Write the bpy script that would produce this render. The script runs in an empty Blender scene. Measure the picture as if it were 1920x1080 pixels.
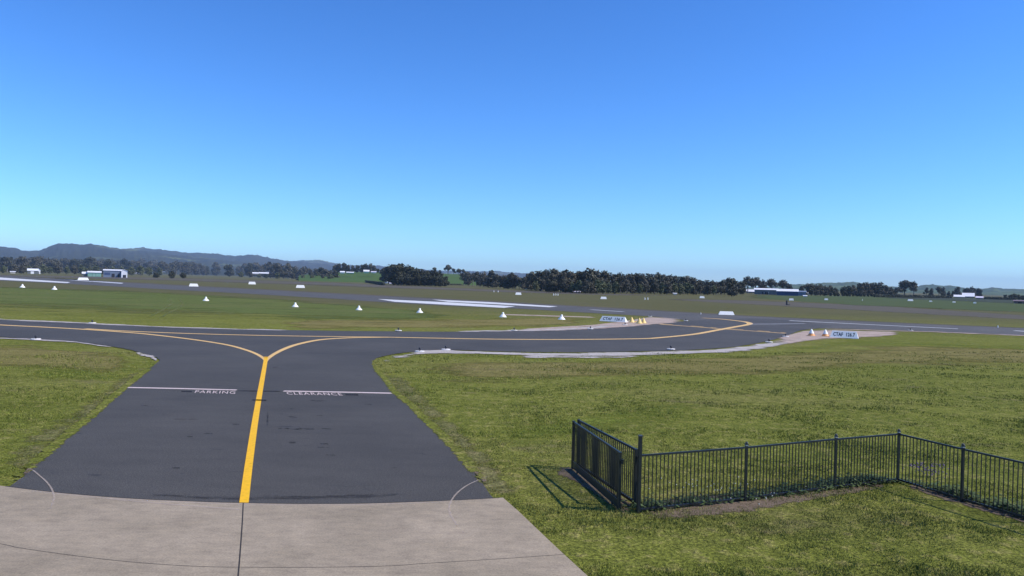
import bpy, bmesh, math, random
import numpy as np
from mathutils import Vector, Matrix, noise as mnoise
from mathutils.geometry import tessellate_polygon

random.seed(7); rng = np.random.default_rng(7)
SC = bpy.context.scene
COL = SC.collection

# ------------------------------------------------------------------ camera
F = 1400.0; CAMH = 4.6
roll = math.atan(0.025); pitch = math.atan(12.0 / F)
Xr = Vector((math.cos(roll), 0, math.sin(roll)))
Fw = Vector((0, math.cos(pitch), -math.sin(pitch)))
Up0 = Vector((0, math.sin(pitch), math.cos(pitch)))
R_ = Vector((1, 0, 0)) * math.cos(roll) + Up0 * math.sin(roll)
U_ = -Vector((1, 0, 0)) * math.sin(roll) + Up0 * math.cos(roll)
CAM = Vector((0, 0, CAMH))
cd = bpy.data.cameras.new('camera'); cam = bpy.data.objects.new('camera', cd); COL.objects.link(cam)
cd.sensor_width = 36; cd.lens = 36 * F / 1920; cd.clip_start = 0.1; cd.clip_end = 30000
m3 = Matrix((R_, U_, -Fw)).transposed()
cam.matrix_world = Matrix.Translation(CAM) @ m3.to_4x4()
SC.camera = cam

# ------------------------------------------------------------------ light
SUN_TO = Vector((1.12, -0.17, 1.17)).normalized()
elev = math.asin(SUN_TO.z); az = math.atan2(SUN_TO.x, SUN_TO.y)
w = bpy.data.worlds.new("World"); SC.world = w; w.use_nodes = True
nt = w.node_tree; nt.nodes.clear()
sky = nt.nodes.new('ShaderNodeTexSky'); sky.sky_type = 'NISHITA'; sky.sun_disc = False
sky.sun_elevation = elev; sky.sun_rotation = az; sky.altitude = 400
sky.air_density = 1.0; sky.dust_density = 0.15; sky.ozone_density = 2.0
hs = nt.nodes.new('ShaderNodeHueSaturation'); hs.inputs['Saturation'].default_value = 1.068
tint = nt.nodes.new('ShaderNodeMix'); tint.data_type = 'RGBA'; tint.blend_type = 'MULTIPLY'; tint.inputs[0].default_value = 1; tint.inputs[7].default_value = (0.445, 0.628, 0.864, 1)
hs.inputs['Value'].default_value = 1.0
bg = nt.nodes.new('ShaderNodeBackground'); bg.inputs['Strength'].default_value = 0.15
wo = nt.nodes.new('ShaderNodeOutputWorld')
nt.links.new(sky.outputs[0], tint.inputs[6]); nt.links.new(tint.outputs[2], hs.inputs['Color']); gm_ = nt.nodes.new('ShaderNodeGamma'); gm_.inputs[1].default_value = 1.2; nt.links.new(hs.outputs[0], gm_.inputs[0]); nt.links.new(gm_.outputs[0], bg.inputs[0]); nt.links.new(bg.outputs[0], wo.inputs[0])
sd = bpy.data.lights.new('sun', 'SUN'); sd.energy = 4.4; sd.angle = math.radians(0.5); sd.color = (1.0, 0.93, 0.83)
so = bpy.data.objects.new('sun', sd); COL.objects.link(so)
so.rotation_euler = (-SUN_TO).to_track_quat('-Z', 'Y').to_euler(); so.location = (30, -10, 40)
SC.view_settings.view_transform = 'Standard'; SC.view_settings.look = 'None'
SC.view_settings.exposure = 0.22; SC.view_settings.gamma = 1.0; SC.view_settings.use_curve_mapping = False

# ------------------------------------------------------------------ helpers
def ray(px, py):
    return Fw + R_ * ((px - 960) / F) + U_ * ((540 - py) / F)
def g(px, py, z=0.0):
    """point of the flat airfield seen at a pixel of the 1920x1080 photograph"""
    d = ray(px, py); t = (z - CAMH) / d.z
    return CAM + d * t
def at(px, py, dist):
    d = ray(px, py); return CAM + d * (dist / d.y)
def hz(px):  # horizon row at a column
    return 504 + 0.025 * px

def tag(o, label=None, cat=None, group=None, kind=None):
    if label: o['label'] = label
    if cat: o['category'] = cat
    if group: o['group'] = group
    if kind: o['kind'] = kind
    return o
def link(o, parent=None):
    COL.objects.link(o)
    if parent: o.parent = parent
    return o
def empty(name, loc, rz=0, scale=1.0):
    o = bpy.data.objects.new(name, None); COL.objects.link(o)
    o.location = loc; o.rotation_euler = (0, 0, rz); o.empty_display_size = 0.3
    o.scale = (scale,) * 3
    return o
def copy_tree(o, parent=None):
    c = o.copy(); COL.objects.link(c); c.parent = parent
    for ch in o.children: copy_tree(ch, c)
    return c

class MB:
    def __init__(s): s.v = []; s.f = []
    def add(s, vs, fs):
        b = len(s.v); s.v += [tuple(p) for p in vs]; s.f += [tuple(i + b for i in f) for f in fs]; return s
    def box(s, c, size, rz=0, taper=1.0, rot=None):
        hx, hy, hz_ = size[0] / 2, size[1] / 2, size[2] / 2
        ps = []
        for z, t in ((-hz_, 1), (hz_, taper)):
            for x, y in ((-hx, -hy), (hx, -hy), (hx, hy), (-hx, hy)):
                ps.append(Vector((x * t, y * t, z)))
        M = rot if rot is not None else Matrix.Rotation(rz, 3, 'Z')
        ps = [M @ p + Vector(c) for p in ps]
        return s.add(ps, [(0, 3, 2, 1), (4, 5, 6, 7), (0, 1, 5, 4), (1, 2, 6, 5), (2, 3, 7, 6), (3, 0, 4, 7)])
    def bar(s, a, b, wd, ht):
        a = Vector(a); b = Vector(b); d = b - a; L = d.length
        x = d.normalized(); y = Vector((0, 0, 1)).cross(x)
        y = Vector((0, 1, 0)) if y.length < 1e-4 else y.normalized()
        z = x.cross(y)
        return s.box((a + b) / 2, (L, wd, ht), rot=Matrix((x, y, z)).transposed())
    def tube(s, pts, rads, n=7, cap=True):
        rings = []
        for i, p in enumerate(pts):
            p = Vector(p)
            t = (Vector(pts[min(i + 1, len(pts) - 1)]) - Vector(pts[max(i - 1, 0)])).normalized()
            a = t.cross(Vector((0.3, 1, 0.1))).normalized(); b = t.cross(a)
            rings.append([p + (a * math.cos(k * 2 * math.pi / n) + b * math.sin(k * 2 * math.pi / n)) * rads[i] for k in range(n)])
        vs = [q for r in rings for q in r]; fs = []
        for i in range(len(rings) - 1):
            for k in range(n):
                fs.append((i * n + k, i * n + (k + 1) % n, (i + 1) * n + (k + 1) % n, (i + 1) * n + k))
        if cap: fs += [tuple(range(n)), tuple(reversed([(len(rings) - 1) * n + k for k in range(n)]))]
        return s.add(vs, fs)
    def lathe(s, prof, c=(0, 0, 0), n=16):
        vs = []; fs = []
        for r, z in prof:
            for k in range(n):
                a = k * 2 * math.pi / n; vs.append((c[0] + r * math.cos(a), c[1] + r * math.sin(a), c[2] + z))
        for i in range(len(prof) - 1):
            for k in range(n):
                fs.append((i * n + k, i * n + (k + 1) % n, (i + 1) * n + (k + 1) % n, (i + 1) * n + k))
        fs.append(tuple((len(prof) - 1) * n + k for k in range(n)))
        return s.add(vs, fs)
    def mesh(s, name, mat, smooth=False):
        me = bpy.data.meshes.new(name); me.from_pydata(s.v, [], s.f); me.materials.append(mat)
        bm = bmesh.new(); bm.from_mesh(me); bmesh.ops.recalc_face_normals(bm, faces=bm.faces); bm.to_mesh(me); bm.free()
        if smooth: me.polygons.foreach_set('use_smooth', [True] * len(me.polygons))
        return me
    def build(s, name, mat, parent=None, smooth=False, loc=None):
        o = bpy.data.objects.new(name, s.mesh(name, mat, smooth)); link(o, parent)
        if loc is not None: o.location = loc
        return o

# ------------------------------------------------------------------ materials
class NT:
    def __init__(s, name):
        s.m = bpy.data.materials.new(name); s.m.use_nodes = True; s.t = s.m.node_tree
        s.b = s.t.nodes['Principled BSDF']; s.out = s.t.nodes['Material Output']
        s.b.inputs['Roughness'].default_value = 0.9
        s.b.inputs['Specular IOR Level'].default_value = 0.25
        s.geo = None
    def n(s, t): return s.t.nodes.new(t)
    def l(s, a, b): s.t.links.new(a, b)
    def pos(s):
        if s.geo is None: s.geo = s.n('ShaderNodeNewGeometry')
        return s.geo.outputs['Position']
    def noise(s, scale, detail=4, rough=0.55, vec=None, stretch=None, dist=0.0):
        v = vec or s.pos()
        if stretch:
            mp = s.n('ShaderNodeMapping'); mp.inputs['Scale'].default_value = stretch
            if len(stretch) > 3: pass
            s.l(v, mp.inputs[0]); v = mp.outputs[0]
        nn = s.n('ShaderNodeTexNoise'); nn.inputs['Scale'].default_value = scale
        nn.inputs['Detail'].default_value = detail; nn.inputs['Roughness'].default_value = rough
        nn.inputs['Distortion'].default_value = dist
        s.l(v, nn.inputs['Vector']); return nn.outputs['Fac']
    def ramp(s, fac, stops, interp='LINEAR'):
        r = s.n('ShaderNodeValToRGB'); e = r.color_ramp; e.interpolation = interp
        while len(e.elements) < len(stops): e.elements.new(0.5)
        for el, (p, c) in zip(e.elements, stops):
            el.position = p; el.color = (*c, 1) if len(c) == 3 else c
        s.l(fac, r.inputs[0]); return r.outputs[0]
    def val(s, fac, a, b, lo=0.0, hi=1.0):
        mr = s.n('ShaderNodeMapRange'); mr.inputs[1].default_value = a; mr.inputs[2].default_value = b
        mr.inputs[3].default_value = lo; mr.inputs[4].default_value = hi
        s.l(fac, mr.inputs[0]); return mr.outputs[0]
    def mix(s, fac, a, b, mode='MIX'):
        x = s.n('ShaderNodeMix'); x.data_type = 'RGBA'; x.blend_type = mode
        if isinstance(fac, (int, float)): x.inputs[0].default_value = fac
        else: s.l(fac, x.inputs[0])
        for i, q in ((6, a), (7, b)):
            if isinstance(q, tuple): x.inputs[i].default_value = (*q, 1)
            else: s.l(q, x.inputs[i])
        return x.outputs[2]
    def math(s, op, a, b=0.0, clamp=False):
        x = s.n('ShaderNodeMath'); x.operation = op; x.use_clamp = clamp
        for i, q in ((0, a), (1, b)):
            if isinstance(q, (int, float)): x.inputs[i].default_value = q
            else: s.l(q, x.inputs[i])
        return x.outputs[0]
    def bump(s, h, strength=0.5, dist=0.02):
        b = s.n('ShaderNodeBump'); b.inputs['Strength'].default_value = strength; b.inputs['Distance'].default_value = dist
        s.l(h, b.inputs['Height']); s.l(b.outputs[0], s.b.inputs['Normal'])
    def color(s, c): s.l(c, s.b.inputs['Base Color'])
    def ragged(s, amp=0.8, scale=1.5, sharp=6.0, stretch=None, bias=0.02, keep=1.0):
        a = s.n('ShaderNodeAttribute'); a.attribute_name = 'edge'
        n1 = s.val(s.noise(scale, 7, 0.72, stretch=stretch), 0.33, 0.67)
        e = s.math('SUBTRACT', a.outputs['Fac'], s.math('ADD', s.math('MULTIPLY', n1, amp), bias))
        al = s.math('MULTIPLY', s.math('MULTIPLY', e, sharp, True), keep, True)
        s.l(al, s.b.inputs['Alpha'])

def plain(name, col, rough=0.6, metal=0.0, var=0.12, scale=3.0, spec=0.4):
    k = NT(name); n1 = k.noise(scale, 5, 0.6)
    k.color(k.ramp(n1, [(0.3, tuple(c * (1 - var) for c in col)), (0.7, tuple(min(1, c * (1 + var)) for c in col))]))
    k.b.inputs['Roughness'].default_value = rough; k.b.inputs['Metallic'].default_value = metal
    k.b.inputs['Specular IOR Level'].default_value = spec
    return k.m

def grass_color(k, pal, fine=True):
    """pal: dark, green, light, dry"""
    big = k.noise(0.07, 4, 0.55, stretch=(0.5, 1.3, 1))
    mid = k.noise(0.42, 5, 0.6, stretch=(0.6, 1.25, 1), dist=0.6)
    sm = k.noise(2.6, 5, 0.65)
    fi = k.noise(14.0, 4, 0.7)
    c = k.ramp(mid, [(0.30, pal[0]), (0.47, pal[1]), (0.62, pal[2]), (0.78, pal[3])])
    c2 = k.ramp(big, [(0.35, pal[1]), (0.5, pal[2]), (0.62, pal[3])])
    c = k.mix(0.45, c, c2)
    c = k.mix(0.55, c, k.ramp(sm, [(0.36, pal[0]), (0.52, pal[1]), (0.66, pal[3])]))
    if fine:
        f = k.ramp(fi, [(0.34, (0.22,) * 3), (0.5, (0.95,) * 3), (0.66, (1.9, 1.85, 1.7))])
        c = k.mix(0.8, c, f, 'MULTIPLY')
        tf = k.noise(4.5, 3, 0.75, stretch=(0.7, 1.5, 1), dist=0.8)
        c = k.mix(k.val(tf, 0.36, 0.27, 0, 0.75), c, (0.030, 0.042, 0.012))
        br = k.noise(0.22, 5, 0.7, stretch=(0.6, 1.8, 1), dist=1.0)
        c = k.mix(k.val(br, 0.58, 0.70, 0, 0.55), c, (0.155, 0.120, 0.072))
        ye = k.noise(0.9, 5, 0.75, stretch=(0.8, 1.6, 1), dist=1.0)
        c = k.mix(k.val(ye, 0.60, 0.72, 0, 0.6), c, (0.26, 0.26, 0.06))
    return c, fi, sm

PAL_LAWN = [(0.064, 0.078, 0.015), (0.128, 0.146, 0.024), (0.205, 0.214, 0.042), (0.265, 0.225, 0.090)]
PAL_OUT = [(0.060, 0.068, 0.026), (0.092, 0.094, 0.037), (0.128, 0.116, 0.054), (0.160, 0.130, 0.078)]
PAL_LUSH = [(0.055, 0.080, 0.024), (0.088, 0.120, 0.030), (0.130, 0.155, 0.040), (0.185, 0.165, 0.070)]
PAL_FIELD = [(0.044, 0.062, 0.024), (0.062, 0.086, 0.030), (0.080, 0.106, 0.038), (0.110, 0.118, 0.056)]
PAL_DRY = [(0.070, 0.064, 0.052), (0.096, 0.088, 0.070), (0.120, 0.108, 0.085), (0.150, 0.128, 0.10)]
PAL_OLIVE = [(0.105, 0.098, 0.032), (0.165, 0.150, 0.045), (0.220, 0.190, 0.065), (0.260, 0.210, 0.095)]
PAL_LIME = [(0.090, 0.125, 0.022), (0.150, 0.185, 0.030), (0.215, 0.245, 0.040), (0.27, 0.27, 0.07)]

def m_grass(name, pal, ragged=None, fine=True, bump=True):
    k = NT(name); c, fi, sm = grass_color(k, pal, fine); k.color(c)
    k.b.inputs['Roughness'].default_value = 1.0; k.b.inputs['Specular IOR Level'].default_value = 0.05
    if bump: k.bump(k.math('ADD', fi, k.math('MULTIPLY', sm, 2.0)), 0.9, 0.05)
    if ragged: k.ragged(**ragged)
    return k.m

def m_ground():
    k = NT('grass_ground')
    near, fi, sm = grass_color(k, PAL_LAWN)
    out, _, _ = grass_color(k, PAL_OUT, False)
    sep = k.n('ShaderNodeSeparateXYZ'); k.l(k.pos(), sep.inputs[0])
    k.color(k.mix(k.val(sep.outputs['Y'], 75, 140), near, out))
    k.b.inputs['Roughness'].default_value = 1.0; k.b.inputs['Specular IOR Level'].default_value = 0.05
    k.bump(k.math('ADD', fi, k.math('MULTIPLY', sm, 2.0)), 0.9, 0.05)
    return k.m

def m_asphalt(name='asphalt', base=0.052, cracks=True):
    k = NT(name)
    big = k.noise(0.16, 4, 0.6); sp = k.noise(34, 4, 0.85); mid = k.noise(1.1, 5, 0.6, stretch=(0.4, 1.6, 1))
    b = base
    c = k.ramp(big, [(0.3, (b * .86, b * .79, b * .69)), (0.7, (b * 1.26, b * 1.16, b * 1.01))])
    c = k.mix(0.5, c, k.ramp(mid, [(0.25, (.72, .72, .72)), (0.5, (1, 1, 1)), (0.8, (1.2, 1.2, 1.2))]), 'MULTIPLY')
    c = k.mix(0.9, c, k.ramp(sp, [(0.34, (.38, .38, .40)), (0.5, (.95, .95, .95)), (0.64, (2.2, 2.2, 2.1))]), 'MULTIPLY')
    if cracks:
        st = k.noise(0.9, 7, 0.75, stretch=(0.55, 2.2, 1), dist=1.2)
        c = k.mix(k.val(st, 0.375, 0.33, 0, 0.7), c, (0.016, 0.016, 0.019))
        v = k.n('ShaderNodeTexVoronoi'); v.feature = 'DISTANCE_TO_EDGE'; v.inputs['Scale'].default_value = 0.16
        mp = k.n('ShaderNodeMapping'); mp.inputs['Scale'].default_value = (0.7, 1.3, 1)
        dn = k.n('ShaderNodeTexNoise'); dn.inputs['Scale'].default_value = 0.8; k.l(k.pos(), dn.inputs['Vector'])
        va = k.n('ShaderNodeVectorMath'); va.operation = 'ADD'; k.l(k.pos(), va.inputs[0]); k.l(dn.outputs['Color'], va.inputs[1])
        k.l(va.outputs[0], mp.inputs[0]); k.l(mp.outputs[0], v.inputs['Vector'])
        br = k.noise(0.35, 3, 0.6)
        cr = k.math('MULTIPLY', k.val(v.outputs['Distance'], 0.0, 0.004, 1, 0), k.val(br, 0.55, 0.62, 0, 0.6))
        c = k.mix(cr, c, (0.014, 0.014, 0.016))
    k.color(c); k.b.inputs['Roughness'].default_value = 0.82; k.b.inputs['Specular IOR Level'].default_value = 0.35
    k.bump(sp, 0.5, 0.006); return k.m

def m_concrete():
    k = NT('concrete')
    a = k.noise(0.5, 5, 0.6); b = k.noise(3.2, 7, 0.75, stretch=(0.7, 1.5, 1)); s_ = k.noise(30, 4, 0.8)
    c = k.ramp(a, [(0.3, (0.25, 0.205, 0.142)), (0.7, (0.355, 0.29, 0.207))])
    c = k.mix(0.7, c, k.ramp(b, [(0.3, (.70, .68, .70)), (0.5, (1, 1, 1)), (0.72, (1.28, 1.24, 1.2))]), 'MULTIPLY')
    c = k.mix(0.7, c, k.ramp(s_, [(0.3, (.62,) * 3), (0.7, (1.35,) * 3)]), 'MULTIPLY')
    k.color(c); k.b.inputs['Roughness'].default_value = 0.85; k.bump(s_, 0.3, 0.004); return k.m

def m_gravel(name, cols, ragged):
    k = NT(name); a = k.noise(1.2, 6, 0.7, stretch=(0.6, 1.6, 1)); s_ = k.noise(9, 5, 0.8)
    c = k.mix(0.5, k.ramp(a, [(0.3, cols[0]), (0.5, cols[1]), (0.7, cols[2])]), k.ramp(s_, [(0.3, cols[0]), (0.5, cols[1]), (0.68, cols[2])]))
    k.color(c); k.b.inputs['Roughness'].default_value = 0.95; k.bump(s_, 0.8, 0.03); k.ragged(**ragged); return k.m

def m_paint(name, col, wear=0.35, scale=10):
    k = NT(name); a = k.noise(scale, 6, 0.75); b = k.noise(0.9, 3, 0.6)
    k.color(k.mix(0.6, k.ramp(b, [(0.3, tuple(c * .85 for c in col)), (0.7, col)]), k.ramp(a, [(0.32, tuple(c * .72 for c in col)), (0.55, col)])))
    k.b.inputs['Roughness'].default_value = 0.6
    al = k.math('SUBTRACT', 1.0, k.val(a, 0.40, 0.30, 0, wear)); k.l(al, k.b.inputs['Alpha']); return k.m

M = {}
M['ground'] = m_ground()
M['asphalt'] = m_asphalt(base=0.054)
M['runway'] = m_asphalt('runway_asphalt', 0.072, False)
M['concrete'] = m_concrete()
M['verge'] = m_grass('verge_grass', PAL_LAWN, ragged=dict(amp=1.0, scale=3.6, sharp=8))
M['lush'] = m_grass('lush_grass', PAL_LUSH, ragged=dict(amp=0.8, scale=0.2, sharp=2.5, stretch=(0.4, 1.4, 1)))
M['olive'] = m_grass('olive_grass', PAL_OLIVE, ragged=dict(amp=0.9, scale=0.25, sharp=2.2, stretch=(0.4, 1.4, 1)))
M['lime'] = m_grass('lime_grass', PAL_LIME, ragged=dict(amp=0.95, scale=0.35, sharp=1.3, stretch=(0.5, 1.4, 1), keep=0.8))
M['track'] = m_grass('track_grass', [(0.10,0.12,0.035),(0.15,0.18,0.06),(0.2,0.22,0.08),(0.25,0.24,0.11)], ragged=dict(amp=0.7, scale=0.6, sharp=2, keep=0.6))
M['field'] = m_grass('field_grass', PAL_FIELD, ragged=dict(amp=0.5, scale=0.05, sharp=5), fine=False, bump=False)
M['field_dark'] = m_grass('dark_field_grass', [(0.035, 0.045, 0.03), (0.045, 0.055, 0.036), (0.055, 0.065, 0.042), (0.075, 0.08, 0.055)], ragged=dict(amp=0.6, scale=0.05, sharp=4), fine=False, bump=False)
M['dry'] = m_grass('dry_grass', PAL_DRY, ragged=dict(amp=0.7, scale=0.06, sharp=3, stretch=(0.4, 1.4, 1)), fine=False, bump=False)
M['gravel'] = m_gravel('pale_gravel', [(0.20, 0.17, 0.15), (0.40, 0.36, 0.33), (0.60, 0.55, 0.51)], dict(amp=0.95, scale=0.55, sharp=4, stretch=(0.5, 1.3, 1)))
M['gravel_pink'] = m_gravel('pink_gravel', [(0.16, 0.12, 0.09), (0.38, 0.29, 0.235), (0.60, 0.49, 0.42)], dict(amp=0.95, scale=0.5, sharp=3, stretch=(0.4, 1.6, 1)))
M['soil'] = m_gravel('bare_soil', [(0.07, 0.055, 0.038), (0.15, 0.11, 0.075), (0.22, 0.165, 0.115)], dict(amp=1.0, scale=2.6, sharp=3))
M['yellow'] = m_paint('yellow_paint', (0.88, 0.48, 0.004), 0.25)
M['yellow_pale'] = m_paint('worn_yellow_paint', (0.74, 0.47, 0.16), 0.4, 3)
M['white'] = m_paint('white_paint', (0.66, 0.65, 0.63), 0.45, 1.5)
M['white_worn'] = m_paint('worn_white_paint', (0.50, 0.50, 0.50), 0.5, 2)
M['pinkwhite'] = m_paint('pinkish_white_paint', (0.66, 0.53, 0.48), 0.5)
M['joint'] = plain('joint_tar_gap_shade', (0.03, 0.026, 0.024), 0.9)  # dark apron joints, and the painted shade of the apron gap
M['scuff'] = m_gravel('scuff_chalk', [(0.44, 0.36, 0.29), (0.52, 0.43, 0.35), (0.58, 0.49, 0.40)], dict(amp=0.7, scale=7, sharp=2.5, keep=0.5))
M['tar'] = m_gravel('tar_smudge', [(0.018, 0.018, 0.02), (0.026, 0.026, 0.03), (0.032, 0.032, 0.036)], dict(amp=0.8, scale=3, sharp=2.5, stretch=(0.6, 2, 1), keep=0.75))
M['tar_mark'] = m_gravel('tar_mark', [(0.02, 0.02, 0.022), (0.026, 0.026, 0.03), (0.03, 0.03, 0.034)], dict(amp=1.15, scale=5, sharp=2.0, stretch=(1, 1.6, 1), keep=0.55))
M['tar_faint'] = m_gravel('tar_faint', [(0.022, 0.022, 0.024), (0.03, 0.03, 0.034), (0.036, 0.036, 0.04)], dict(amp=1.15, scale=2.6, sharp=2, stretch=(0.6, 2, 1), keep=0.42))
M['steel'] = plain('black_powder_coat', (0.014, 0.017, 0.017), 0.42, 0.0, 0.2, 8, 0.5)
M['cap'] = plain('post_cap_metal', (0.05, 0.055, 0.06), 0.4)
M['collar'] = plain('pale_collar', (0.45, 0.45, 0.43), 0.5)
M['marker_white'] = plain('marker_white', (0.86, 0.84, 0.78), 0.5, 0, 0.05)
M['marker_black'] = plain('marker_black_lettering', (0.03, 0.035, 0.035), 0.6)
M['marker_yellow'] = plain('marker_yellow', (0.82, 0.58, 0.20), 0.5, 0, 0.08)
M['marker_orange'] = plain('faded_orange', (0.80, 0.36, 0.12), 0.5, 0, 0.12, 6)
M['pad'] = plain('concrete_pad', (0.66, 0.63, 0.60), 0.9)
M['lamp_dark'] = plain('lamp_housing', (0.02, 0.022, 0.03), 0.4)

# ------------------------------------------------------------------ sheets
def edge_attr(me, vals):
    a = me.attributes.new('edge', 'FLOAT', 'POINT'); a.data.foreach_set('value', vals)
def resample(pts, n):
    P = [Vector(p) for p in pts]; L = [0]
    for a, b in zip(P, P[1:]): L.append(L[-1] + (b - a).length)
    out = []
    for i in range(n):
        t = L[-1] * i / (n - 1); j = max(0, min(len(P) - 2, next((q for q in range(len(L) - 1) if L[q + 1] >= t), len(P) - 2)))
        k = (t - L[j]) / max(1e-9, L[j + 1] - L[j]); out.append(P[j].lerp(P[j + 1], k))
    return out
def strip(name, upper, lower, z, mat, n=None, kind='structure', px=True, inner=0.35, world=False):
    """sheet between two outlines (photo pixels turned into ground points), soft towards its border"""
    n = n or max(12, len(upper) * 6)
    if not world:
        # resample in pixels so both outlines keep pace
        U = resample([Vector((*p, 0)) for p in upper], n); Lw = resample([Vector((*p, 0)) for p in lower], n)
        U = [g(p.x, p.y) for p in U]; Lw = [g(p.x, p.y) for p in Lw]
    else: U = resample(upper, n); Lw = resample(lower, n)
    ts = [(0, 0), (inner, 1), (0.5, 1), (1 - inner, 1), (1, 0)]
    vs = []; ed = []; fs = []
    for i in range(n):
        e_end = min(1, min(i, n - 1 - i) / (n * 0.12))
        for t, e in ts:
            p = U[i].lerp(Lw[i], t); vs.append((p.x, p.y, z)); ed.append(e * e_end)
    m = len(ts)
    for i in range(n - 1):
        for j in range(m - 1):
            fs.append((i * m + j, (i + 1) * m + j, (i + 1) * m + j + 1, i * m + j + 1))
    me = bpy.data.meshes.new(name); me.from_pydata(vs, [], fs); me.materials.append(mat); edge_attr(me, ed)
    me.update()
    if me.polygons[0].normal.z < 0: me.flip_normals()
    o = bpy.data.objects.new(name, me); link(o); o['kind'] = kind
    return o
def poly(name, pts, z, mat, kind='structure', thick=0.0):
    P = [Vector((p[0], p[1], 0)) for p in pts]
    tris = tessellate_polygon([P])
    n = len(P); vs = [(p.x, p.y, z) for p in P]; fs = [tuple(t) for t in tris]
    if thick:
        vs += [(p.x, p.y, z - thick) for p in P]; fs += [(i, (i + 1) % n, n + (i + 1) % n, n + i) for i in range(n)]
    me = bpy.data.meshes.new(name); me.from_pydata(vs, [], fs); me.materials.append(mat)
    bm = bmesh.new(); bm.from_mesh(me); bmesh.ops.recalc_face_normals(bm, faces=bm.faces)
    if sum(f.normal.z * f.calc_area() for f in bm.faces) < 0: bmesh.ops.reverse_faces(bm, faces=bm.faces)
    bm.to_mesh(me); bm.free()
    o = bpy.data.objects.new(name, me); link(o); o['kind'] = kind; return o
def smooth_px(pts, k=8):
    """Catmull-Rom through pixel points"""
    out = []; P = [Vector((*p, 0)) for p in pts]
    for i in range(len(P) - 1):
        p0 = P[max(0, i - 1)]; p1 = P[i]; p2 = P[i + 1]; p3 = P[min(len(P) - 1, i + 2)]
        for j in range(k):
            t = j / k
            q = 0.5 * ((2 * p1) + (-p0 + p2) * t + (2 * p0 - 5 * p1 + 4 * p2 - p3) * t * t + (-p0 + 3 * p1 - 3 * p2 + p3) * t ** 3)
            out.append((q.x, q.y))
    out.append(pts[-1]); return out
def line(name, pts, w0, w1, z, mat, dash=None, sm=True, soft=False):
    """painted line along pixel points; width runs from w0 to w1 metres"""
    px = smooth_px(pts) if sm else pts
    P = [g(*p) for p in px]; mb = MB(); n = len(P)
    L = [0]
    for a, b in zip(P, P[1:]): L.append(L[-1] + (b - a).length)
    edge = []
    for i, p in enumerate(P):
        d = (P[min(i + 1, n - 1)] - P[max(i - 1, 0)]).normalized(); nn = Vector((-d.y, d.x, 0))
        ww = (w0 + (w1 - w0) * L[i] / L[-1]) / 2
        mb.v += [tuple(p + nn * ww + Vector((0, 0, z)))[:3], tuple(p - nn * ww + Vector((0, 0, z)))[:3]]
    for i in range(n - 1): mb.f.append((2 * i, 2 * i + 1, 2 * i + 3, 2 * i + 2))
    if dash: mb.f = [f for i, f in enumerate(mb.f) if (i // dash) % 2 == 0]
    me = bpy.data.meshes.new(name); me.from_pydata(mb.v, [], mb.f); me.materials.append(mat)
    if soft: edge_attr(me, [0.75 * min(1, min(i, n - 1 - i) / (n * .2)) + .1 for i in range(n) for _ in (0, 1)])
    me.update()
    if me.polygons[0].normal.z < 0: me.flip_normals()
    o = bpy.data.objects.new(name, me); link(o); o['kind'] = 'structure'; return o
def wobble(P, amp, seg=0.35):
    """finer outline with a ragged edge"""
    out = []
    for a, b in zip(P, P[1:] + P[:1]):
        a = Vector(a[:2]).to_3d(); b = Vector(b[:2]).to_3d(); L = (b - a).length; n = max(1, min(40, int(L / seg)))
        d = (b - a).normalized() if L > 0 else Vector((1, 0, 0)); nn = Vector((-d.y, d.x, 0))
        for i in range(n):
            p = a.lerp(b, i / n); k = mnoise.noise(p * 2.3) + 0.5 * mnoise.noise(p * 7)
            out.append(p + nn * k * amp * (1 if L < 40 else 0))
    return out

# ground reaching the horizon
GR = 14000
mb = MB(); mb.add([(-GR, -200, 0), (GR, -200, 0), (GR, GR, 0), (-GR, GR, 0)], [(0, 1, 2, 3)])
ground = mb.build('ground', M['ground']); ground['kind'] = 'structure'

# far ground covers
strip('dry_paddock', [(-200, 510), (0, 515), (300, 520), (620, 529), (920, 542), (1100, 549.5), (1330, 554)], [(-200, 513.5), (0, 518.5), (300, 527), (620, 538), (920, 548.5), (1100, 553), (1330, 557)], 0.012, M['dry'], 60)
strip('dry_track', [(1220, 559), (1420, 563.5), (1560, 569), (1680, 575), (1920, 590.5), (2150, 603)], [(1220, 560.5), (1420, 572), (1560, 580), (1680, 587), (1920, 600), (2150, 612)], 0.013, M['dry'], 60, inner=0.15)
strip('green_field', [(1380, 552), (1500, 553.5), (1700, 555.5), (1920, 561), (2300, 571)], [(1380, 558), (1480, 564), (1600, 573), (1700, 578), (1920, 589), (2300, 606)], 0.014, M['field'], 60, inner=0.08)
strip('dark_field', [(1640, 556.5), (1780, 558), (1910, 561.5), (2100, 566)], [(1640, 559), (1780, 565), (1910, 571), (2100, 578)], 0.018, M['field_dark'], 50, inner=.3)
# lush and olive patches of the mown grass
strip('lush_grass', [(-300, 527), (0, 534), (300, 545), (500, 556), (700, 572), (900, 590)], [(-300, 586), (0, 597), (300, 606), (500, 610), (700, 607), (900, 600)], 0.006, M['lush'], 60, inner=0.3)
strip('olive_grass', [(500, 598), (800, 597), (1050, 592), (1150, 596)], [(500, 619), (800, 620), (1000, 617), (1120, 608)], 0.008, M['olive'], 40, inner=0.3)
strip('olive_grass', [(720, 672), (1000, 672), (1400, 662), (1700, 640), (2100, 650)], [(740, 735), (1000, 725), (1400, 712), (1700, 695), (2100, 700)], 0.006, M['olive'], 50, inner=0.35)
strip('olive_grass', [(-200, 640), (60, 642), (240, 660), (285, 676)], [(-200, 690), (60, 700), (150, 710), (230, 712)], 0.006, M['olive'], 50, inner=0.35)

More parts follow.
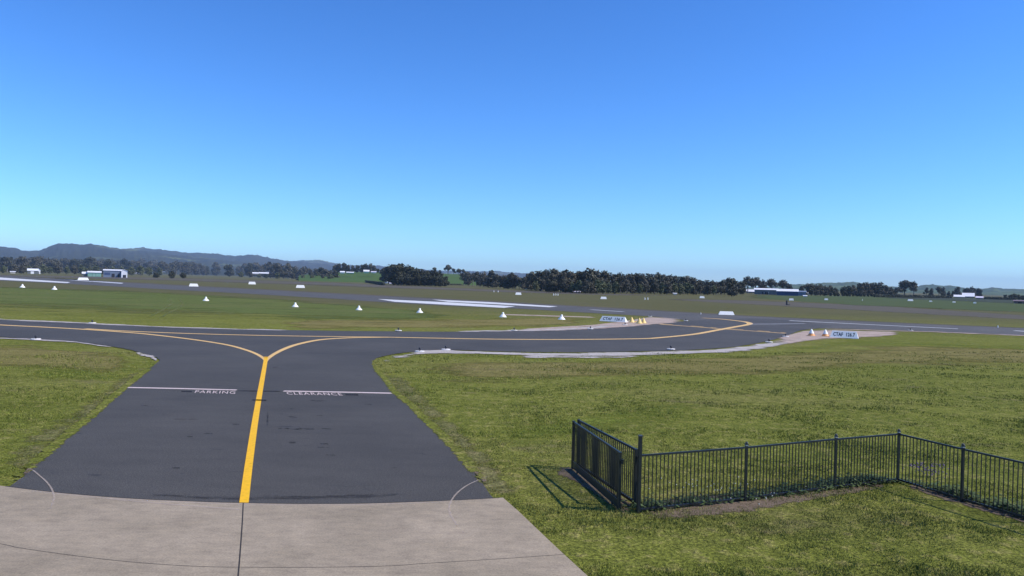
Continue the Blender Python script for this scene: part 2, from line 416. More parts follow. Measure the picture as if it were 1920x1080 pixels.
strip('lime_grass', [(1440, 650), (1600, 634), (1750, 640), (1920, 648), (2100, 658)], [(1440, 665), (1600, 656), (1750, 654), (1920, 660), (2100, 670)], 0.010, M['lime'], 50, inner=.45)
strip('lime_grass', [(900, 800), (1000, 770), (1200, 745), (1330, 748)], [(960, 870), (1050, 855), (1200, 810), (1330, 800)], 0.005, M['lime'], 50, inner=.45)
strip('lime_grass', [(60, 690), (160, 684), (240, 688)], [(60, 720), (150, 725), (215, 722)], 0.010, M['lime'], 40, inner=.45)

# runway
rw_far = [(-100, 511.5), (0, 517), (300, 533), (620, 550), (920, 565.5), (1160, 578.5), (1420, 593.5), (1600, 602.5), (1750, 608.5), (1920, 615), (2100, 622)]
rw_near = [(2100, 638), (1920, 629), (1750, 622), (1600, 617), (1500, 615), (1400, 611), (1290, 601), (1220, 593.5), (1100, 586.5), (965, 578.5), (840, 573.5), (710, 566), (620, 560), (450, 550), (300, 542), (150, 533.5), (0, 526), (-100, 520)]
P = [g(*p) for p in smooth_px(rw_far, 5)] + [g(*p) for p in smooth_px(rw_near, 5)]
poly('runway', P, 0.022, M['runway'])

# taxiway with its stub
tx_top = [(-250, 588), (-100, 595), (0, 600), (150, 606.5), (300, 613), (450, 618), (600, 620.5), (750, 622), (850, 622.5), (965, 621), (1050, 619), (1107, 617), (1160, 613), (1220, 609), (1270, 604), (1295, 602), (1330, 600), (1420, 598), (1500, 603), (1560, 612)]
tx_right = [(1530, 616.5), (1500, 620.5), (1475, 630), (1440, 640), (1400, 647.5), (1360, 652.5), (1300, 656.5), (1200, 659.5), (1100, 661), (1000, 661), (900, 658.5), (830, 656.5), (790, 659), (750, 663), (720, 668.5), (702, 675), (697, 683), (704, 694), (722, 714), (740, 738), (772, 763), (790, 783), (830, 822), (870, 865), (905, 910), (925, 940)]
tx_bot = [(935, 945), (850, 949), (750, 952), (650, 955), (540, 955), (456, 953), (400, 952), (300, 948), (200, 942), (120, 935), (60, 928), (10, 919)]
tx_left = [(38, 900), (60, 876), (85, 855), (120, 825), (165, 788), (200, 758), (235, 728), (270, 700), (292, 684), (299, 676), (290, 670), (260, 661), (230, 654), (180, 646), (120, 640), (60, 636), (0, 632.5), (-100, 627), (-300, 617)]
pts = smooth_px(tx_top, 5) + smooth_px(tx_right, 5) + smooth_px(tx_bot, 3) + smooth_px(tx_left, 5)
TX = [g(*p) for p in pts]
TXW = wobble([(p.x, p.y) for p in TX], 0.07)
poly('taxiway', TXW, 0.032, M['asphalt'])

# concrete apron with joints
cc_top = [(-500, 850), (-200, 892), (0, 914), (60, 921), (120, 927.5), (200, 934.5), (300, 940.5), (400, 944.5), (456, 946), (540, 947.5), (650, 947.5), (750, 945), (850, 941), (943, 936.5)]
cc_right = [(972, 962), (1001, 990), (1046, 1033), (1100, 1083), (1240, 1215), (1500, 1450)]
CCp = [g(*p) for p in smooth_px(cc_top, 4)] + [g(*p) for p in cc_right]
CC = [(p.x, p.y) for p in CCp] + [(4.5, 1.0), (-14, 1.0)]
poly('concrete_apron', CC, 0.040, M['concrete'])
line('apron_joint', [(456, 946.5), (454, 987), (448, 1067), (440, 1150)], 0.022, 0.022, 0.0425, M['joint'])
line('apron_joint', [(-200, 985), (0, 1024), (37, 1032), (150, 1048), (262, 1060), (375, 1067), (480, 1068.5), (600, 1068.5), (725, 1066), (800, 1061), (945, 1052), (1058, 1044)], 0.011, 0.011, 0.0425, M['joint'])
# old circular scuffs and tar smudges
line('tyre_scuff', [(45, 877), (60, 884), (75, 896), (88, 908), (97, 921), (101, 935), (98, 950), (90, 964)], 0.035, 0.035, 0.0435, M['scuff'], soft=True)
line('tyre_scuff', [(925, 893), (898, 903), (875, 914), (857, 928), (846, 943), (842, 957), (846, 972), (858, 990), (876, 1010)], 0.035, 0.045, 0.0435, M['scuff'], soft=True)
line('tyre_scuff', [(170, 936), (300, 948), (420, 957), (456, 960)], 0.06, 0.06, 0.0435, M['scuff'], soft=True)
strip('tar_smudge', [(260, 924), (380, 929), (460, 931), (600, 929), (780, 922)], [(260, 934), (380, 942), (460, 944), (600, 943), (780, 936)], 0.034, M['tar_faint'], 60, inner=.4)
line('apron_gap_shade', [(10, 915), (60, 921.5), (120, 928), (200, 935), (300, 941), (400, 945), (456, 946.5), (540, 948), (650, 948), (750, 945.5), (850, 941.5), (935, 937)], 0.03, 0.03, 0.0345 + 0.007, M['joint'])  # thin dark line paints the shade in the gap between apron and asphalt
line('apron_lip', [(10, 918), (60, 924), (120, 930.5), (200, 937.5), (300, 943.5), (400, 947.5), (456, 949), (540, 950.5), (650, 950.5), (750, 948), (850, 944), (938, 939.5)], 0.05, 0.05, 0.0412, M['scuff'], soft=True)
strip('tar_smudge', [(440, 733), (532, 734)], [(440, 735.5), (532, 737)], 0.0345, M['tar'], 20)
strip('tar_smudge', [(645, 740), (674, 740.5)], [(645, 743), (674, 743.5)], 0.0345, M['tar'], 20, inner=.1)
strip('tar_smudge', [(338, 734), (362, 734.5)], [(338, 736.5), (362, 737.5)], 0.0345, M['tar'], 20, inner=.1)
strip('tar_smudge', [(470, 750.5), (502, 751)], [(470, 753), (502, 754)], 0.0405, M['tar'], 20, inner=.1)

for (x, y, dx, dy) in [(598, 753, 26, 3), (548, 784, 16, 3), (600, 781, 10, 2.2), (548, 768, 8, 2), (556, 806, 60, 3.4), (548, 807, 20, 2.6), (612, 806, 18, 3), (442, 798, 12, 3), (390, 815, 16, 3), (356, 821, 10, 3), (548, 832, 12, 5), (608, 835, 14, 3), (606, 841, 20, 2), (270, 762, 12, 2), (350, 788, 40, 2), (672, 705, 10, 1.6), (516, 690, 8, 2), (620, 856, 16, 2), (330, 880, 14, 3), (740, 880, 16, 2.5), (690, 760, 12, 1.8)]:
    strip('tar_smudge', [(x - dx * .7, y - dy), (x + dx * .7, y - dy * .8)], [(x - dx * .7, y + dy * .8), (x + dx * .7, y + dy)], 0.0342, M['tar_mark'], 14, inner=.5)
strip('tar_smudge', [(500, 765), (504, 765)], [(499, 812), (503, 812)], 0.0342, M['tar_mark'], 30, inner=.4)
# gravel shoulders, bare soil and ragged grass verges over the asphalt edge
strip('gravel_shoulder', [(698, 676), (725, 666), (760, 660), (800, 656), (835, 655), (900, 657.5), (1000, 660.5), (1100, 660.5), (1200, 659), (1300, 656), (1360, 652), (1400, 647), (1440, 639.5), (1475, 629.5), (1505, 618)],
      [(704, 690), (734, 680), (767, 672), (800, 667), (840, 665), (900, 666.5), (1000, 670), (1100, 671), (1200, 669.5), (1300, 666.5), (1360, 664), (1410, 660), (1460, 653), (1500, 646), (1560, 634)], 0.036, M['gravel'], 140, inner=0.4)
strip('gravel_shoulder', [(960, 666), (1050, 667), (1150, 667.5), (1215, 667)], [(975, 673), (1050, 674), (1150, 673.5), (1215, 671)], 0.030, M['gravel'], 60, inner=.46)
strip('gravel_patch', [(1440, 637), (1475, 628), (1510, 617.5), (1560, 618), (1650, 620.5), (1700, 622)], [(1450, 650), (1500, 645), (1540, 640), (1600, 636), (1650, 633), (1700, 627)], 0.035, M['gravel_pink'], 60, inner=.2)
strip('gravel_patch', [(960, 618), (1050, 612.5), (1120, 608), (1180, 600), (1220, 594), (1260, 596.5), (1298, 600.5)], [(960, 622.5), (1050, 621), (1120, 618), (1180, 614), (1220, 611), (1260, 607), (1298, 602.5)], 0.0355, M['gravel_pink'], 80, inner=.15)
strip('gravel_shoulder', [(840, 620.5), (965, 618.5), (1050, 615.5), (1110, 611), (1170, 606)], [(840, 624), (965, 622.5), (1050, 621), (1110, 618.5), (1170, 613)], 0.036, M['gravel'], 80, inner=.46)
strip('gravel_shoulder', [(-200, 588), (0, 598), (160, 604.5), (220, 608), (300, 611.5), (450, 616.5), (600, 619)], [(-200, 591), (0, 601), (160, 608.5), (220, 611.5), (300, 615), (450, 619.5), (600, 621.5)], 0.0365, M['gravel'], 80, inner=.46)
strip('gravel_shoulder', [(-200, 621), (0, 632), (70, 635.5), (140, 640), (240, 654)], [(-200, 625), (0, 637.5), (70, 640), (140, 644), (240, 658)], 0.0365, M['gravel'], 60, inner=.46)
strip('gravel_shoulder', [(255, 660), (275, 663), (292, 668), (300, 675)], [(250, 666), (270, 670), (284, 676), (292, 682)], 0.0368, M['gravel'], 40, inner=.46)
strip('gravel_shoulder', [(1500, 615), (1620, 617.5), (1750, 621.5), (1920, 628.5), (2080, 637)], [(1500, 618), (1620, 620.5), (1750, 624), (1920, 631), (2080, 640)], 0.0362, M['gravel_pink'], 80, inner=.46)
strip('runway_shoulder', [(-80, 511), (0, 515.5), (300, 532), (620, 548.5), (920, 564), (1160, 577.3), (1420, 592.5), (1750, 607.5), (2090, 621)], [(-80, 513), (0, 518), (300, 534), (620, 551), (920, 566.5), (1160, 579.5), (1420, 594.5), (1750, 609.5), (2090, 623)], 0.026, M['dry'], 160, inner=.3)
strip('gravel_track', [(925, 588), (1000, 590), (1080, 592.5), (1130, 594)], [(925, 590.5), (1000, 593), (1080, 595.5), (1130, 597)], 0.010, M['gravel_pink'], 60, inner=.35)

def verge(px, w_in, w_out, z=0.038, side=1):
    P = [g(*p) for p in smooth_px(px, 6)]; U = []; Lw = []
    for i, p in enumerate(P):
        d = (P[min(i + 1, len(P) - 1)] - P[max(i - 1, 0)]).normalized(); nn = Vector((-d.y, d.x, 0)) * side
        U.append(p + nn * w_out); Lw.append(p - nn * w_in)
    strip('grass_verge', U, Lw, z, M['verge'], 160, world=True, inner=.35)
M['dryverge'] = m_grass('dry_verge', [(0.085, 0.092, 0.03), (0.14, 0.142, 0.048), (0.20, 0.182, 0.075), (0.25, 0.21, 0.11)], ragged=dict(amp=1.0, scale=1.0, sharp=1.6))
strip('dry_verge', [(670, 683), (700, 712), (745, 763), (800, 830), (880, 945)], [(740, 683), (775, 712), (830, 763), (905, 830), (1010, 945)], 0.009, M['dryverge'], 80, inner=.3)
strip('dry_verge', [(-30, 850), (50, 805), (110, 775), (190, 722), (262, 676)], [(70, 940), (120, 880), (180, 820), (270, 745), (330, 684)], 0.009, M['dryverge'], 80, inner=.35)
verge([(697, 683), (704, 694), (722, 714), (740, 738), (772, 763), (790, 783), (830, 822), (870, 865), (905, 910), (925, 940)], 0.22, 0.3)
verge([(20, 917), (38, 900), (60, 876), (85, 855), (120, 825), (165, 788), (200, 758), (235, 728), (270, 700), (292, 684)], 0.22, 0.3, side=1)
strip('dirt_verge', [(24, 908), (60, 868), (120, 818), (165, 782), (235, 722), (292, 682)], [(36, 914), (68, 878), (126, 826), (171, 790), (241, 729), (297, 685)], 0.0365, M['soil'], 90, inner=.3)
strip('dirt_verge', [(697, 690), (740, 741), (790, 787), (870, 869), (920, 925)], [(706, 688), (750, 739), (800, 785), (882, 866), (932, 922)], 0.0365, M['soil'], 90, inner=.3)

# bare soil by the fence
strip('bare_soil', [(1035, 874), (1070, 872), (1110, 893), (1165, 925), (1196, 945)], [(1035, 890), (1075, 905), (1105, 925), (1140, 955), (1190, 975)], 0.006, M['soil'], 50, inner=.25)
strip('bare_soil', [(1180, 945), (1300, 925), (1400, 920), (1560, 905), (1680, 893)], [(1180, 985), (1300, 978), (1400, 968), (1560, 935), (1680, 915)], 0.008, M['soil'], 70, inner=.25)
strip('bare_soil', [(1680, 897), (1800, 933), (1950, 975), (2100, 1010)], [(1680, 912), (1800, 950), (1950, 992), (2100, 1032)], 0.010, M['soil'], 60, inner=.35)
# wheel tracks curving through the grass
line('wheel_track', [(312, 557), (320, 564), (319, 571), (300, 584), (268, 599)], 0.42, 0.3, 0.016, M['track'], soft=True)
line('wheel_track', [(330, 558), (341, 566), (339, 575), (312, 589), (296, 600)], 0.42, 0.3, 0.016, M['track'], soft=True)

# painted markings
Z1, Z2 = 0.036, 0.0385
stem = [(497.5, 680), (481, 775), (467, 870), (457.3, 946.5)]
line('centre_line', [(498, 672)] + stem, 0.21, 0.18, Z2 + .002, M['yellow'])
line('centre_line', [(-250, 597), (-100, 604), (0, 610), (80, 614), (160, 618.5), (237, 624), (282, 628), (362, 637.5), (425, 647.5), (462, 657.5), (482, 665.5), (494, 673), (499, 679)], 0.75, 0.19, Z2, M['yellow_pale'])
line('centre_line', [(497, 680), (503, 673), (515, 664.5), (535, 654.5), (560, 646), (600, 638), (650, 634.5), (690, 633.5), (730, 633)], 0.19, 0.6, Z2, M['yellow_pale'])
line('centre_line', [(160, 617), (237, 621.5), (350, 626), (480, 629.5), (600, 631.5), (730, 633)], 0.45, 0.45, Z1 + .001, M['yellow_pale'])
line('centre_line', [(730, 633), (900, 636.3), (1000, 637.2), (1080, 637.2), (1200, 635.8), (1240, 633.5), (1300, 627.5), (1345, 619.5), (1375, 614), (1398, 610), (1406, 607.5), (1400, 604.5), (1383, 602), (1350, 598.5), (1317, 596.5)], 0.5, 0.8, Z1 + .001, M['yellow_pale'])
line('centre_line', [(1406, 608.2), (1450, 608), (1510, 607.3)], 0.5, 0.4, Z1 + .0015, M['white_worn'], sm=False)
line('holding_line', [(1237, 608.5), (1313, 614), (1350, 617), (1420, 621.8), (1473, 625.8)], 0.55, 0.45, Z1 + .0018, M['yellow_pale'])
line('holding_line', [(1237, 607.4), (1313, 612.9), (1350, 615.8), (1420, 620.6), (1473, 624.6)], 0.4, 0.35, Z1 + .0018, M['yellow_pale'], dash=3)
def quad_mark(name, px, mat, z=0.026): poly(name, [g(*p) for p in px], z, mat)
quad_mark('runway_marking', [(-90, 515), (0, 520.3), (132, 529.2), (126, 530.8), (0, 524.5), (-90, 519)], M['white'])
quad_mark('runway_marking', [(97, 521.5), (138, 523.5), (232, 530.6), (228, 532), (140, 526)], M['white_worn'])
quad_mark('runway_marking', [(708, 560.8), (840, 567), (966, 574.6), (945, 577.4), (840, 571.8), (740, 566)], M['white'])
quad_mark('runway_marking', [(810, 561.8), (920, 566.8), (1046, 574.7), (1030, 576.2), (920, 570), (840, 566)], M['white'])
line('runway_centre_line', [(1108, 580.8), (1169, 584.6)], 1.3, 1.1, 0.026, M['white_worn'], sm=False)
line('runway_centre_line', [(1480, 601.6), (1640, 609.5), (1796, 617)], 1.0, 0.8, 0.0395, M['white'], sm=True)
line('runway_centre_line', [(1902, 620.3), (1960, 623.8), (2060, 629.8)], 1.2, 1.0, 0.026, M['white'], sm=False)
# clearance line and words
line('clearance_line', [(235.5, 728), (340, 730.2), (443.5, 732.9)], 0.25, 0.23, Z1, M['pinkwhite'], sm=False)
line('clearance_line', [(531.5, 734.8), (636, 736.7), (742, 739)], 0.23, 0.25, Z1, M['pinkwhite'], sm=False)

def text_mesh(body, name, mat, size=1.0, extrude=0.0, bold=0.0, spacing=1.0):
    c = bpy.data.curves.new(name, 'FONT'); c.body = body; c.size = size; c.extrude = extrude; c.offset = bold
    c.align_x = 'CENTER'; c.align_y = 'CENTER'; c.space_character = spacing; c.resolution_u = 3
    o = bpy.data.objects.new('t', c); COL.objects.link(o); bpy.context.view_layer.update()
    me = bpy.data.meshes.new_from_object(o.evaluated_get(bpy.context.evaluated_depsgraph_get()))
    bpy.data.objects.remove(o); bpy.data.curves.remove(c); me.name = name
    me.materials.clear(); me.materials.append(mat); return me
def fit(me, wx, wy):
    co = np.empty(len(me.vertices) * 3); me.vertices.foreach_get('co', co); co = co.reshape(-1, 3)
    mn, mx = co.min(0), co.max(0); c = (mn + mx) / 2
    co[:, 0] = (co[:, 0] - c[0]) * wx / (mx[0] - mn[0]); co[:, 1] = (co[:, 1] - c[1]) * wy / (mx[1] - mn[1])
    me.vertices.foreach_set('co', co.ravel()); me.update(); return me
def ground_text(body, a, b, hpx):
    A = g(*a); B = g(*b); top = g((a[0] + b[0]) / 2, (a[1] + b[1]) / 2 - hpx / 2); bot = g((a[0] + b[0]) / 2, (a[1] + b[1]) / 2 + hpx / 2)
    me = fit(text_mesh(body, 'marking_text', M['pinkwhite'], bold=0.0, spacing=1.15), (B - A).length, (top - bot).length)
    for v in me.vertices: v.co.x -= 0.33 * v.co.y
    o = bpy.data.objects.new('marking_text', me); link(o); o['kind'] = 'structure'
    o.location = ((A.x + B.x) / 2, (A.y + B.y) / 2, Z1 + .003); o.rotation_euler = (0, 0, math.atan2(B.y - A.y, B.x - A.x))
ground_text('PARKING', (366, 736), (441, 737.8), 4.6)
ground_text('CLEARANCE', (537.5, 739), (641, 741), 4.6)

# ------------------------------------------------------------------ fence and gate
POSTR = 0.025
def post_part(parent, base, h, wd=0.05, collar=True, name='post'):
    m = MB(); m.box((base.x, base.y, h / 2), (wd, wd, h), rz=0.2)
    p = m.build(name, M['steel'], parent)
    c = MB(); c.box((base.x, base.y, h + 0.012), (wd + 0.012, wd + 0.012, 0.022), rz=0.2)
    c.lathe([(0.0, 0.02), (0.02, 0.022), (0.03, 0.034), (0.031, 0.048), (0.02, 0.062), (0.001, 0.068)], (base.x, base.y, h), 10) if collar else None
    c.build('post_cap', M['cap'], p, smooth=False)
    if collar:
        k = MB(); k.box((base.x, base.y, h - 0.012), (wd + 0.004, wd + 0.004, 0.018), rz=0.2); k.build('post_collar', M['collar'], p)
    return p
def panel_part(parent, a, b, z0, z1, name='fence_panel', sp=0.092, rail=0.036, bot=None, r=0.008, gap=0.03):
    d = (b - a); L = d.length; d = d / L; a = a + d * gap; b = b - d * gap; L -= 2 * gap
    n = int(L / sp); pk = MB()
    for i in range(1, n):
        p = a + d * (L * i / n); pk.box((p.x, p.y, (z0 + z1) / 2), (2 * r, 2 * r, z1 - z0 - rail), rz=math.atan2(d.y, d.x))
    o = pk.build(name, M['steel'], parent)
    for nm, z, hh in (('top_rail', z1, rail), ('bottom_rail', z0, bot or rail)):
        m = MB(); m.bar((a.x, a.y, z), (b.x, b.y, z), rail, hh); m.build(nm, M['steel'], o)
    return o
fp = [g(1197, 962), g(1397, 940), g(1565, 918), g(1683, 904), g(1803, 941), g(1946, 983), g(2110, 1032)]
fence = empty('metal_fence', (fp[3].x, fp[3].y, 0))
tag(fence, 'black picket fence with a corner standing on the grass at right', 'fence')
off = fence.location.copy()
L_ = [p - off for p in fp]
for i, p in enumerate(L_): post_part(fence, p, 1.55 if i == 0 else 1.22, 0.065 if i == 0 else 0.05, collar=(i > 0), name='gate_post' if i == 0 else 'post')
for a, b in zip(L_, L_[1:]): panel_part(fence, a, b, 0.07, 1.16)
def gate(name, A, B, z1, label, heavy, sp):
    t = empty(name, (A.x, A.y, 0)); tag(t, label, 'gate')
    o = Vector((A.x, A.y, 0)); a = A - o; b = B - o
    for p, hh in ((a, z1 + .03), (b, z1 + .02)):
        m = MB(); m.box((p.x, p.y, hh / 2 + 0.01), (0.06, 0.06, hh - 0.02), rz=math.atan2((b - a).y, (b - a).x)); m.build('stile', M['steel'], t)
    pl = panel_part(t, a, b, 0.13 if heavy else 0.10, z1, 'picket_infill', sp, 0.04, 0.16 if heavy else 0.06, 0.009, 0.0302)
    lt = MB(); mid = b * 1.0; lt.box((mid.x + 0.04, mid.y - 0.045, z1 * 0.86), (0.06, 0.03, 0.09)); lt.build('latch', M['steel'], t)
    if heavy:
        wl = MB()
        for q in (0.12, 0.88):
            p = a.lerp(b, q); wl = MB(); wl.tube([(p.x - .02, p.y, 0.045), (p.x + .02, p.y, 0.045)], [0.04, 0.04], 12); wl.build('guide_wheel', M['cap'], t)
        pass
    return t
gate('sliding_gate', g(1073.5, 880), g(1160, 957), 1.17, 'black picket gate leaf with a heavy bottom beam, nearest the paved stub', True, 0.105)
gate('picket_gate', g(1083, 878), g(1190, 951), 1.19, 'black picket gate leaf running up to the tall gate post', False, 0.098)

# ------------------------------------------------------------------ airfield markers
def gable_mesh(Lx=3.0, W=1.0, H=0.55, inset=0.28):
    m = MB(); a, b = Lx / 2, W / 2
    m.add([(-a, -b, 0.03), (a, -b, 0.03), (a, b, 0.03), (-a, b, 0.03), (-a + inset, -0.03, H), (a - inset, -0.03, H), (a - inset, 0.03, H), (-a + inset, 0.03, H)],
          [(0, 1, 5, 4), (1, 2, 6, 5), (2, 3, 7, 6), (3, 0, 4, 7), (4, 5, 6, 7), (3, 2, 1, 0)])
    return m
gm = gable_mesh().mesh('gable_marker', M['marker_white'])
def face(p): return math.atan2(-p.x, p.y) if False else -math.atan2(p.x, p.y)
def gable(cx, yb, wpx, label, group='white gable markers along the far side of the runway', hpx=None):
    p = g(cx, yb); d = p.y; L = wpx * d / F
    o = bpy.data.objects.new('gable_marker', gm); link(o); o.location = (p.x, p.y + 0.5, 0.0)
    H = (hpx or 5) * d / F
    o.scale = (L / 3.0, L / 3.0, max(0.5, H) / 0.55); o.rotation_euler = (0, 0, face(p) * 0.6 + 0.02)
    tag(o, label, 'marker', group); return o
gable(155, 525.5, 18, 'white gable marker beside the pale runway stripe at far left', hpx=5)
gable(362, 537.3, 16, 'white gable marker at the far runway edge, right of the left hangars', hpx=5.5)
gable(472, 533.3, 13, 'white gable marker standing back in the grass between two lower ones', hpx=5)
gable(562.5, 540, 16, 'white gable marker below the tree clump left of centre', hpx=5.5)
gable(972, 553, 11.5, 'small white gable marker in front of the white sheds near the centre trees', hpx=4.6)
gable(1132, 561, 11.5, 'small white gable marker in front of the long dark tree belt', hpx=4.6)
gable(1317, 559.3, 9, 'smallest white gable marker near the right end of the tree belt', hpx=4)
gable(1363.5, 590.8, 29, 'large white gable marker at the far runway edge above the taxiway bend', hpx=6.8)
gable(1484.5, 563.5, 8.5, 'tiny white marker in front of the blue hangar', hpx=4)
gable(1550, 562.8, 6.5, 'tiny white marker in the field right of the blue hangar', hpx=3.2)
gable(1708, 564.5, 9.5, 'small white marker in the green field below the round double tree', hpx=3.4)
gable(1746, 566, 5, 'tiny white marker in the green field, right of the double tree', hpx=2.2)
gable(1790, 567.2, 5.5, 'tiny white marker in the green field below the farmhouse verandah', hpx=2)
gable(1829, 569, 5, 'tiny white marker in the green field right of the farmhouse', hpx=2.6)

# pegs far out in the strip
pg = MB().lathe([(0.16, 0), (0.13, 0.35), (0.03, 0.75)], n=8).mesh('marker_peg', M['marker_white'])
for i, (x, y) in enumerate([(1038, 554), (1042, 554), (1046, 554), (1209, 562), (1214.5, 562), (926, 547.6), (934, 547.8), (1617, 564.2), (1314, 589.5), (1871, 614.5)]):
    p = g(x, y); o = bpy.data.objects.new('marker_peg', pg); link(o); o.location = (p.x, p.y, 0); s = 1.3 if p.y > 200 else 0.6
    o.scale = (s * .9, s * .9, s * .8)
    lab = ['left of three white pegs in the grass beyond the runway', 'middle of three white pegs in the grass beyond the runway', 'right of three white pegs in the grass beyond the runway',
           'left peg of the pale pair before the dark belt', 'right peg of the pale pair before the dark belt', 'left peg of the pair near the centre sheds', 'right peg of the pair near the centre sheds',
           'lone white peg in the green field by the low shrub row', 'low white peg at the runway edge left of the large gable marker', 'low white peg on the far runway edge at far right'][i]
    tag(o, lab, 'peg', 'white pegs about the strip')

# white cones
cn = MB().lathe([(0.44, 0.0), (0.43, 0.06), (0.36, 0.18), (0.22, 0.30), (0.15, 0.40), (0.15, 0.50), (0.11, 0.60), (0.03, 0.64)], n=18).mesh('cone', M['marker_white'], True)
for (x, y, k, lab) in [(42, 539, 1.35, 'white cone marker in the grass, furthest left'), (102, 543, 1.3, 'white cone marker second from the left, under the runway stripe'),
                    (386, 564, 1.1, 'white cone marker right of the curving wheel tracks'), (553.5, 575.5, 1.05, 'white cone marker halfway along the lush green grass'),
                    (673, 581.3, 1.0, 'white cone marker left of the start of the long white runway stripe'), (787, 586.3, 0.98, 'white cone marker below the middle of the near white runway stripe'),
                    (943, 594.5, 1.0, 'white cone marker below the right end of the near white runway stripe'), (1053, 599.2, 1.0, 'white cone marker nearest the left lettered board')]:
    p = g(x, y); r = empty('cone_marker', (p.x, p.y, 0), random.random() * 6, k); tag(r, lab, 'cone marker', 'white cone markers in the grass between taxiway and runway')
    o = bpy.data.objects.new('cone', cn); link(o, r)
    b = bpy.data.objects.new('base_ring', CNB) if 'CNB' in globals() else None
    if b is None:
        CNB = MB().lathe([(0.50, 0.0), (0.50, 0.03), (0.43, 0.04), (0.42, 0.0)], n=18).mesh('base_ring', M['marker_white']); b = bpy.data.objects.new('base_ring', CNB)
    link(b, r)

# yellow and orange cones by the holding point
def cone2(x, y, k, mat, lab, group):
    p = g(x, y); r = empty('traffic_cone', (p.x, p.y, 0.03), random.random() * 3, k); tag(r, lab, 'cone', group)
    MB().lathe([(0.36, 0.04), (0.30, 0.14), (0.16, 0.42), (0.07, 0.60), (0.01, 0.68)], n=16).build('cone', mat, r, True)
    MB().box((0, 0, 0.02), (0.7, 0.7, 0.04)).build('base', mat, r)
    return r
gy = 'yellow cones beside the left lettered board'
cone2(1184.5, 605, 0.98, M['marker_yellow'], 'yellow cone nearest the left lettered board', gy)
cone2(1198.5, 607.2, 1.02, M['marker_yellow'], 'middle of the three yellow cones on the gravel point', gy)
cone2(1206.5, 606.5, 0.98, M['marker_yellow'], 'yellow cone furthest right on the gravel point', gy)
BAND = MB().lathe([(0.262, 0.245), (0.190, 0.40), (0.115, 0.55), (0.04, 0.685)], n=16).mesh('white_band', M['marker_white'], True)
gx = 'orange and white cones beside the right lettered board'
link(bpy.data.objects.new('white_band', BAND), cone2(1521.5, 630, 0.95, M['marker_orange'], 'orange and white cone further from the right lettered board', gx))
link(bpy.data.objects.new('white_band', BAND), cone2(1547.5, 631, 0.95, M['marker_orange'], 'orange and white cone next to the right lettered board', gx))
# fallen arm of the first yellow cone: a short board on the gravel
bd = MB(); p = g(1190, 604.5); bd.box((p.x, p.y, 0.12), (0.9, 0.12, 0.10), rz=0.2)
tag(bd.build('marker_board', M['marker_yellow']), 'short yellow board lying between the yellow cones', 'board')

# lettered boards
def ctaf(x0, x1, yb, hpx, label):
    A = g(x0, yb[0]); B = g(x1, yb[1]); L = (B - A).length; c = (A + B) / 2; d = c.y; H = hpx * d / F * 1.05
    r = empty('frequency_board', (c.x, c.y, 0.0), math.atan2(B.y - A.y, B.x - A.x)); tag(r, label, 'sign', 'white lettered boards at the holding point')
    W = 0.8; ins = L * 0.07
    m = gable_mesh(L, W, H, ins); o = m.build('board', M['marker_white'], r)
    fr = MB(); fr.box((0, 0, 0.015), (L + .06, W + .06, 0.028)); fr.build('base_frame', M['marker_black'], r)
    me = fit(text_mesh('CTAF  126.7', 'lettering', M['marker_black'], bold=0.028, spacing=1.12), L * 0.76, H * 0.62)
    tx = bpy.data.objects.new('lettering', me); link(tx, r)
    ang = math.atan2(H - 0.03, W / 2 - 0.03)
    tx.rotation_euler = (ang, 0, 0)
    mid = Vector((0, -W / 2, 0.03)).lerp(Vector((0, -0.03, H)), 0.52)
    nrm = Vector((0, -math.sin(ang), math.cos(ang)))
    tx.location = mid + nrm * 0.006
    return r
ctaf(1126, 1175, (602, 604.5), 9.5, 'white gable board reading CTAF 126.7 left of the three yellow cones')
ctaf(1556.5, 1609.5, (632.5, 635.3), 12.5, 'white gable board reading CTAF 126.7 right of the two orange cones')

# taxiway edge lights
lights = [(67, 637.5, 'on the near taxiway edge at far left'), (173, 606.5, 'on the far taxiway edge at left'), (747, 621, 'on the far taxiway edge above the stub'), (964, 620.5, 'on the far taxiway edge, first of the gravel stretch'),
          (1107, 617.5, 'on the pale gravel left of the yellow cones'), (1172, 609.8, 'on the gravel right below the yellow cones'), (1258, 656, 'on the near shoulder of the taxiway bend'),
          (1473, 632, 'on the near shoulder, closest to the orange cones'), (1442, 642.5, 'on the near shoulder before the gravel fan'), (1286, 602, 'on the tip of the gravel point'),
          (1219, 593.8, 'at the runway edge above the yellow cones'), (1707, 620.3, 'at the near runway edge right of the lettered board'), (787, 660.5, 'on the near shoulder above the grass tip'), (836, 657, 'on the crest of the near gravel shoulder')]
pm = MB().lathe([(0.30, 0.0), (0.30, 0.05), (0.27, 0.06)], n=14).mesh('pad', M['pad'])
lm = MB().lathe([(0.04, 0.0), (0.04, 0.06), (0.075, 0.07), (0.08, 0.14), (0.06, 0.19), (0.02, 0.21)], n=12).mesh('lamp', M['lamp_dark'], True)
for x, y, lab in lights:
    p = g(x, y); r = empty('edge_light', (p.x, p.y, 0.037)); tag(r, 'small edge light ' + lab, 'runway light', 'edge lights along taxiway and runway')
    link(bpy.data.objects.new('pad', pm), r); o = bpy.data.objects.new('lamp', lm); link(o, r); o.location = (0, 0, 0.06)

# short dark stub post far out
p = g(1475, 572); r = empty('marker_post', (p.x, p.y, 0)); tag(r, 'short dark post on the dry track below the tiny marker', 'post')
MB().lathe([(0.22, 0), (0.2, 0.9), (0.24, 1.0), (0.2, 1.25), (0.02, 1.35)], n=8).build('post', M['lamp_dark'], r)
MB().box((0.3, 0, 0.1), (1.0, 0.6, 0.2)).build('base', M['lamp_dark'], r)

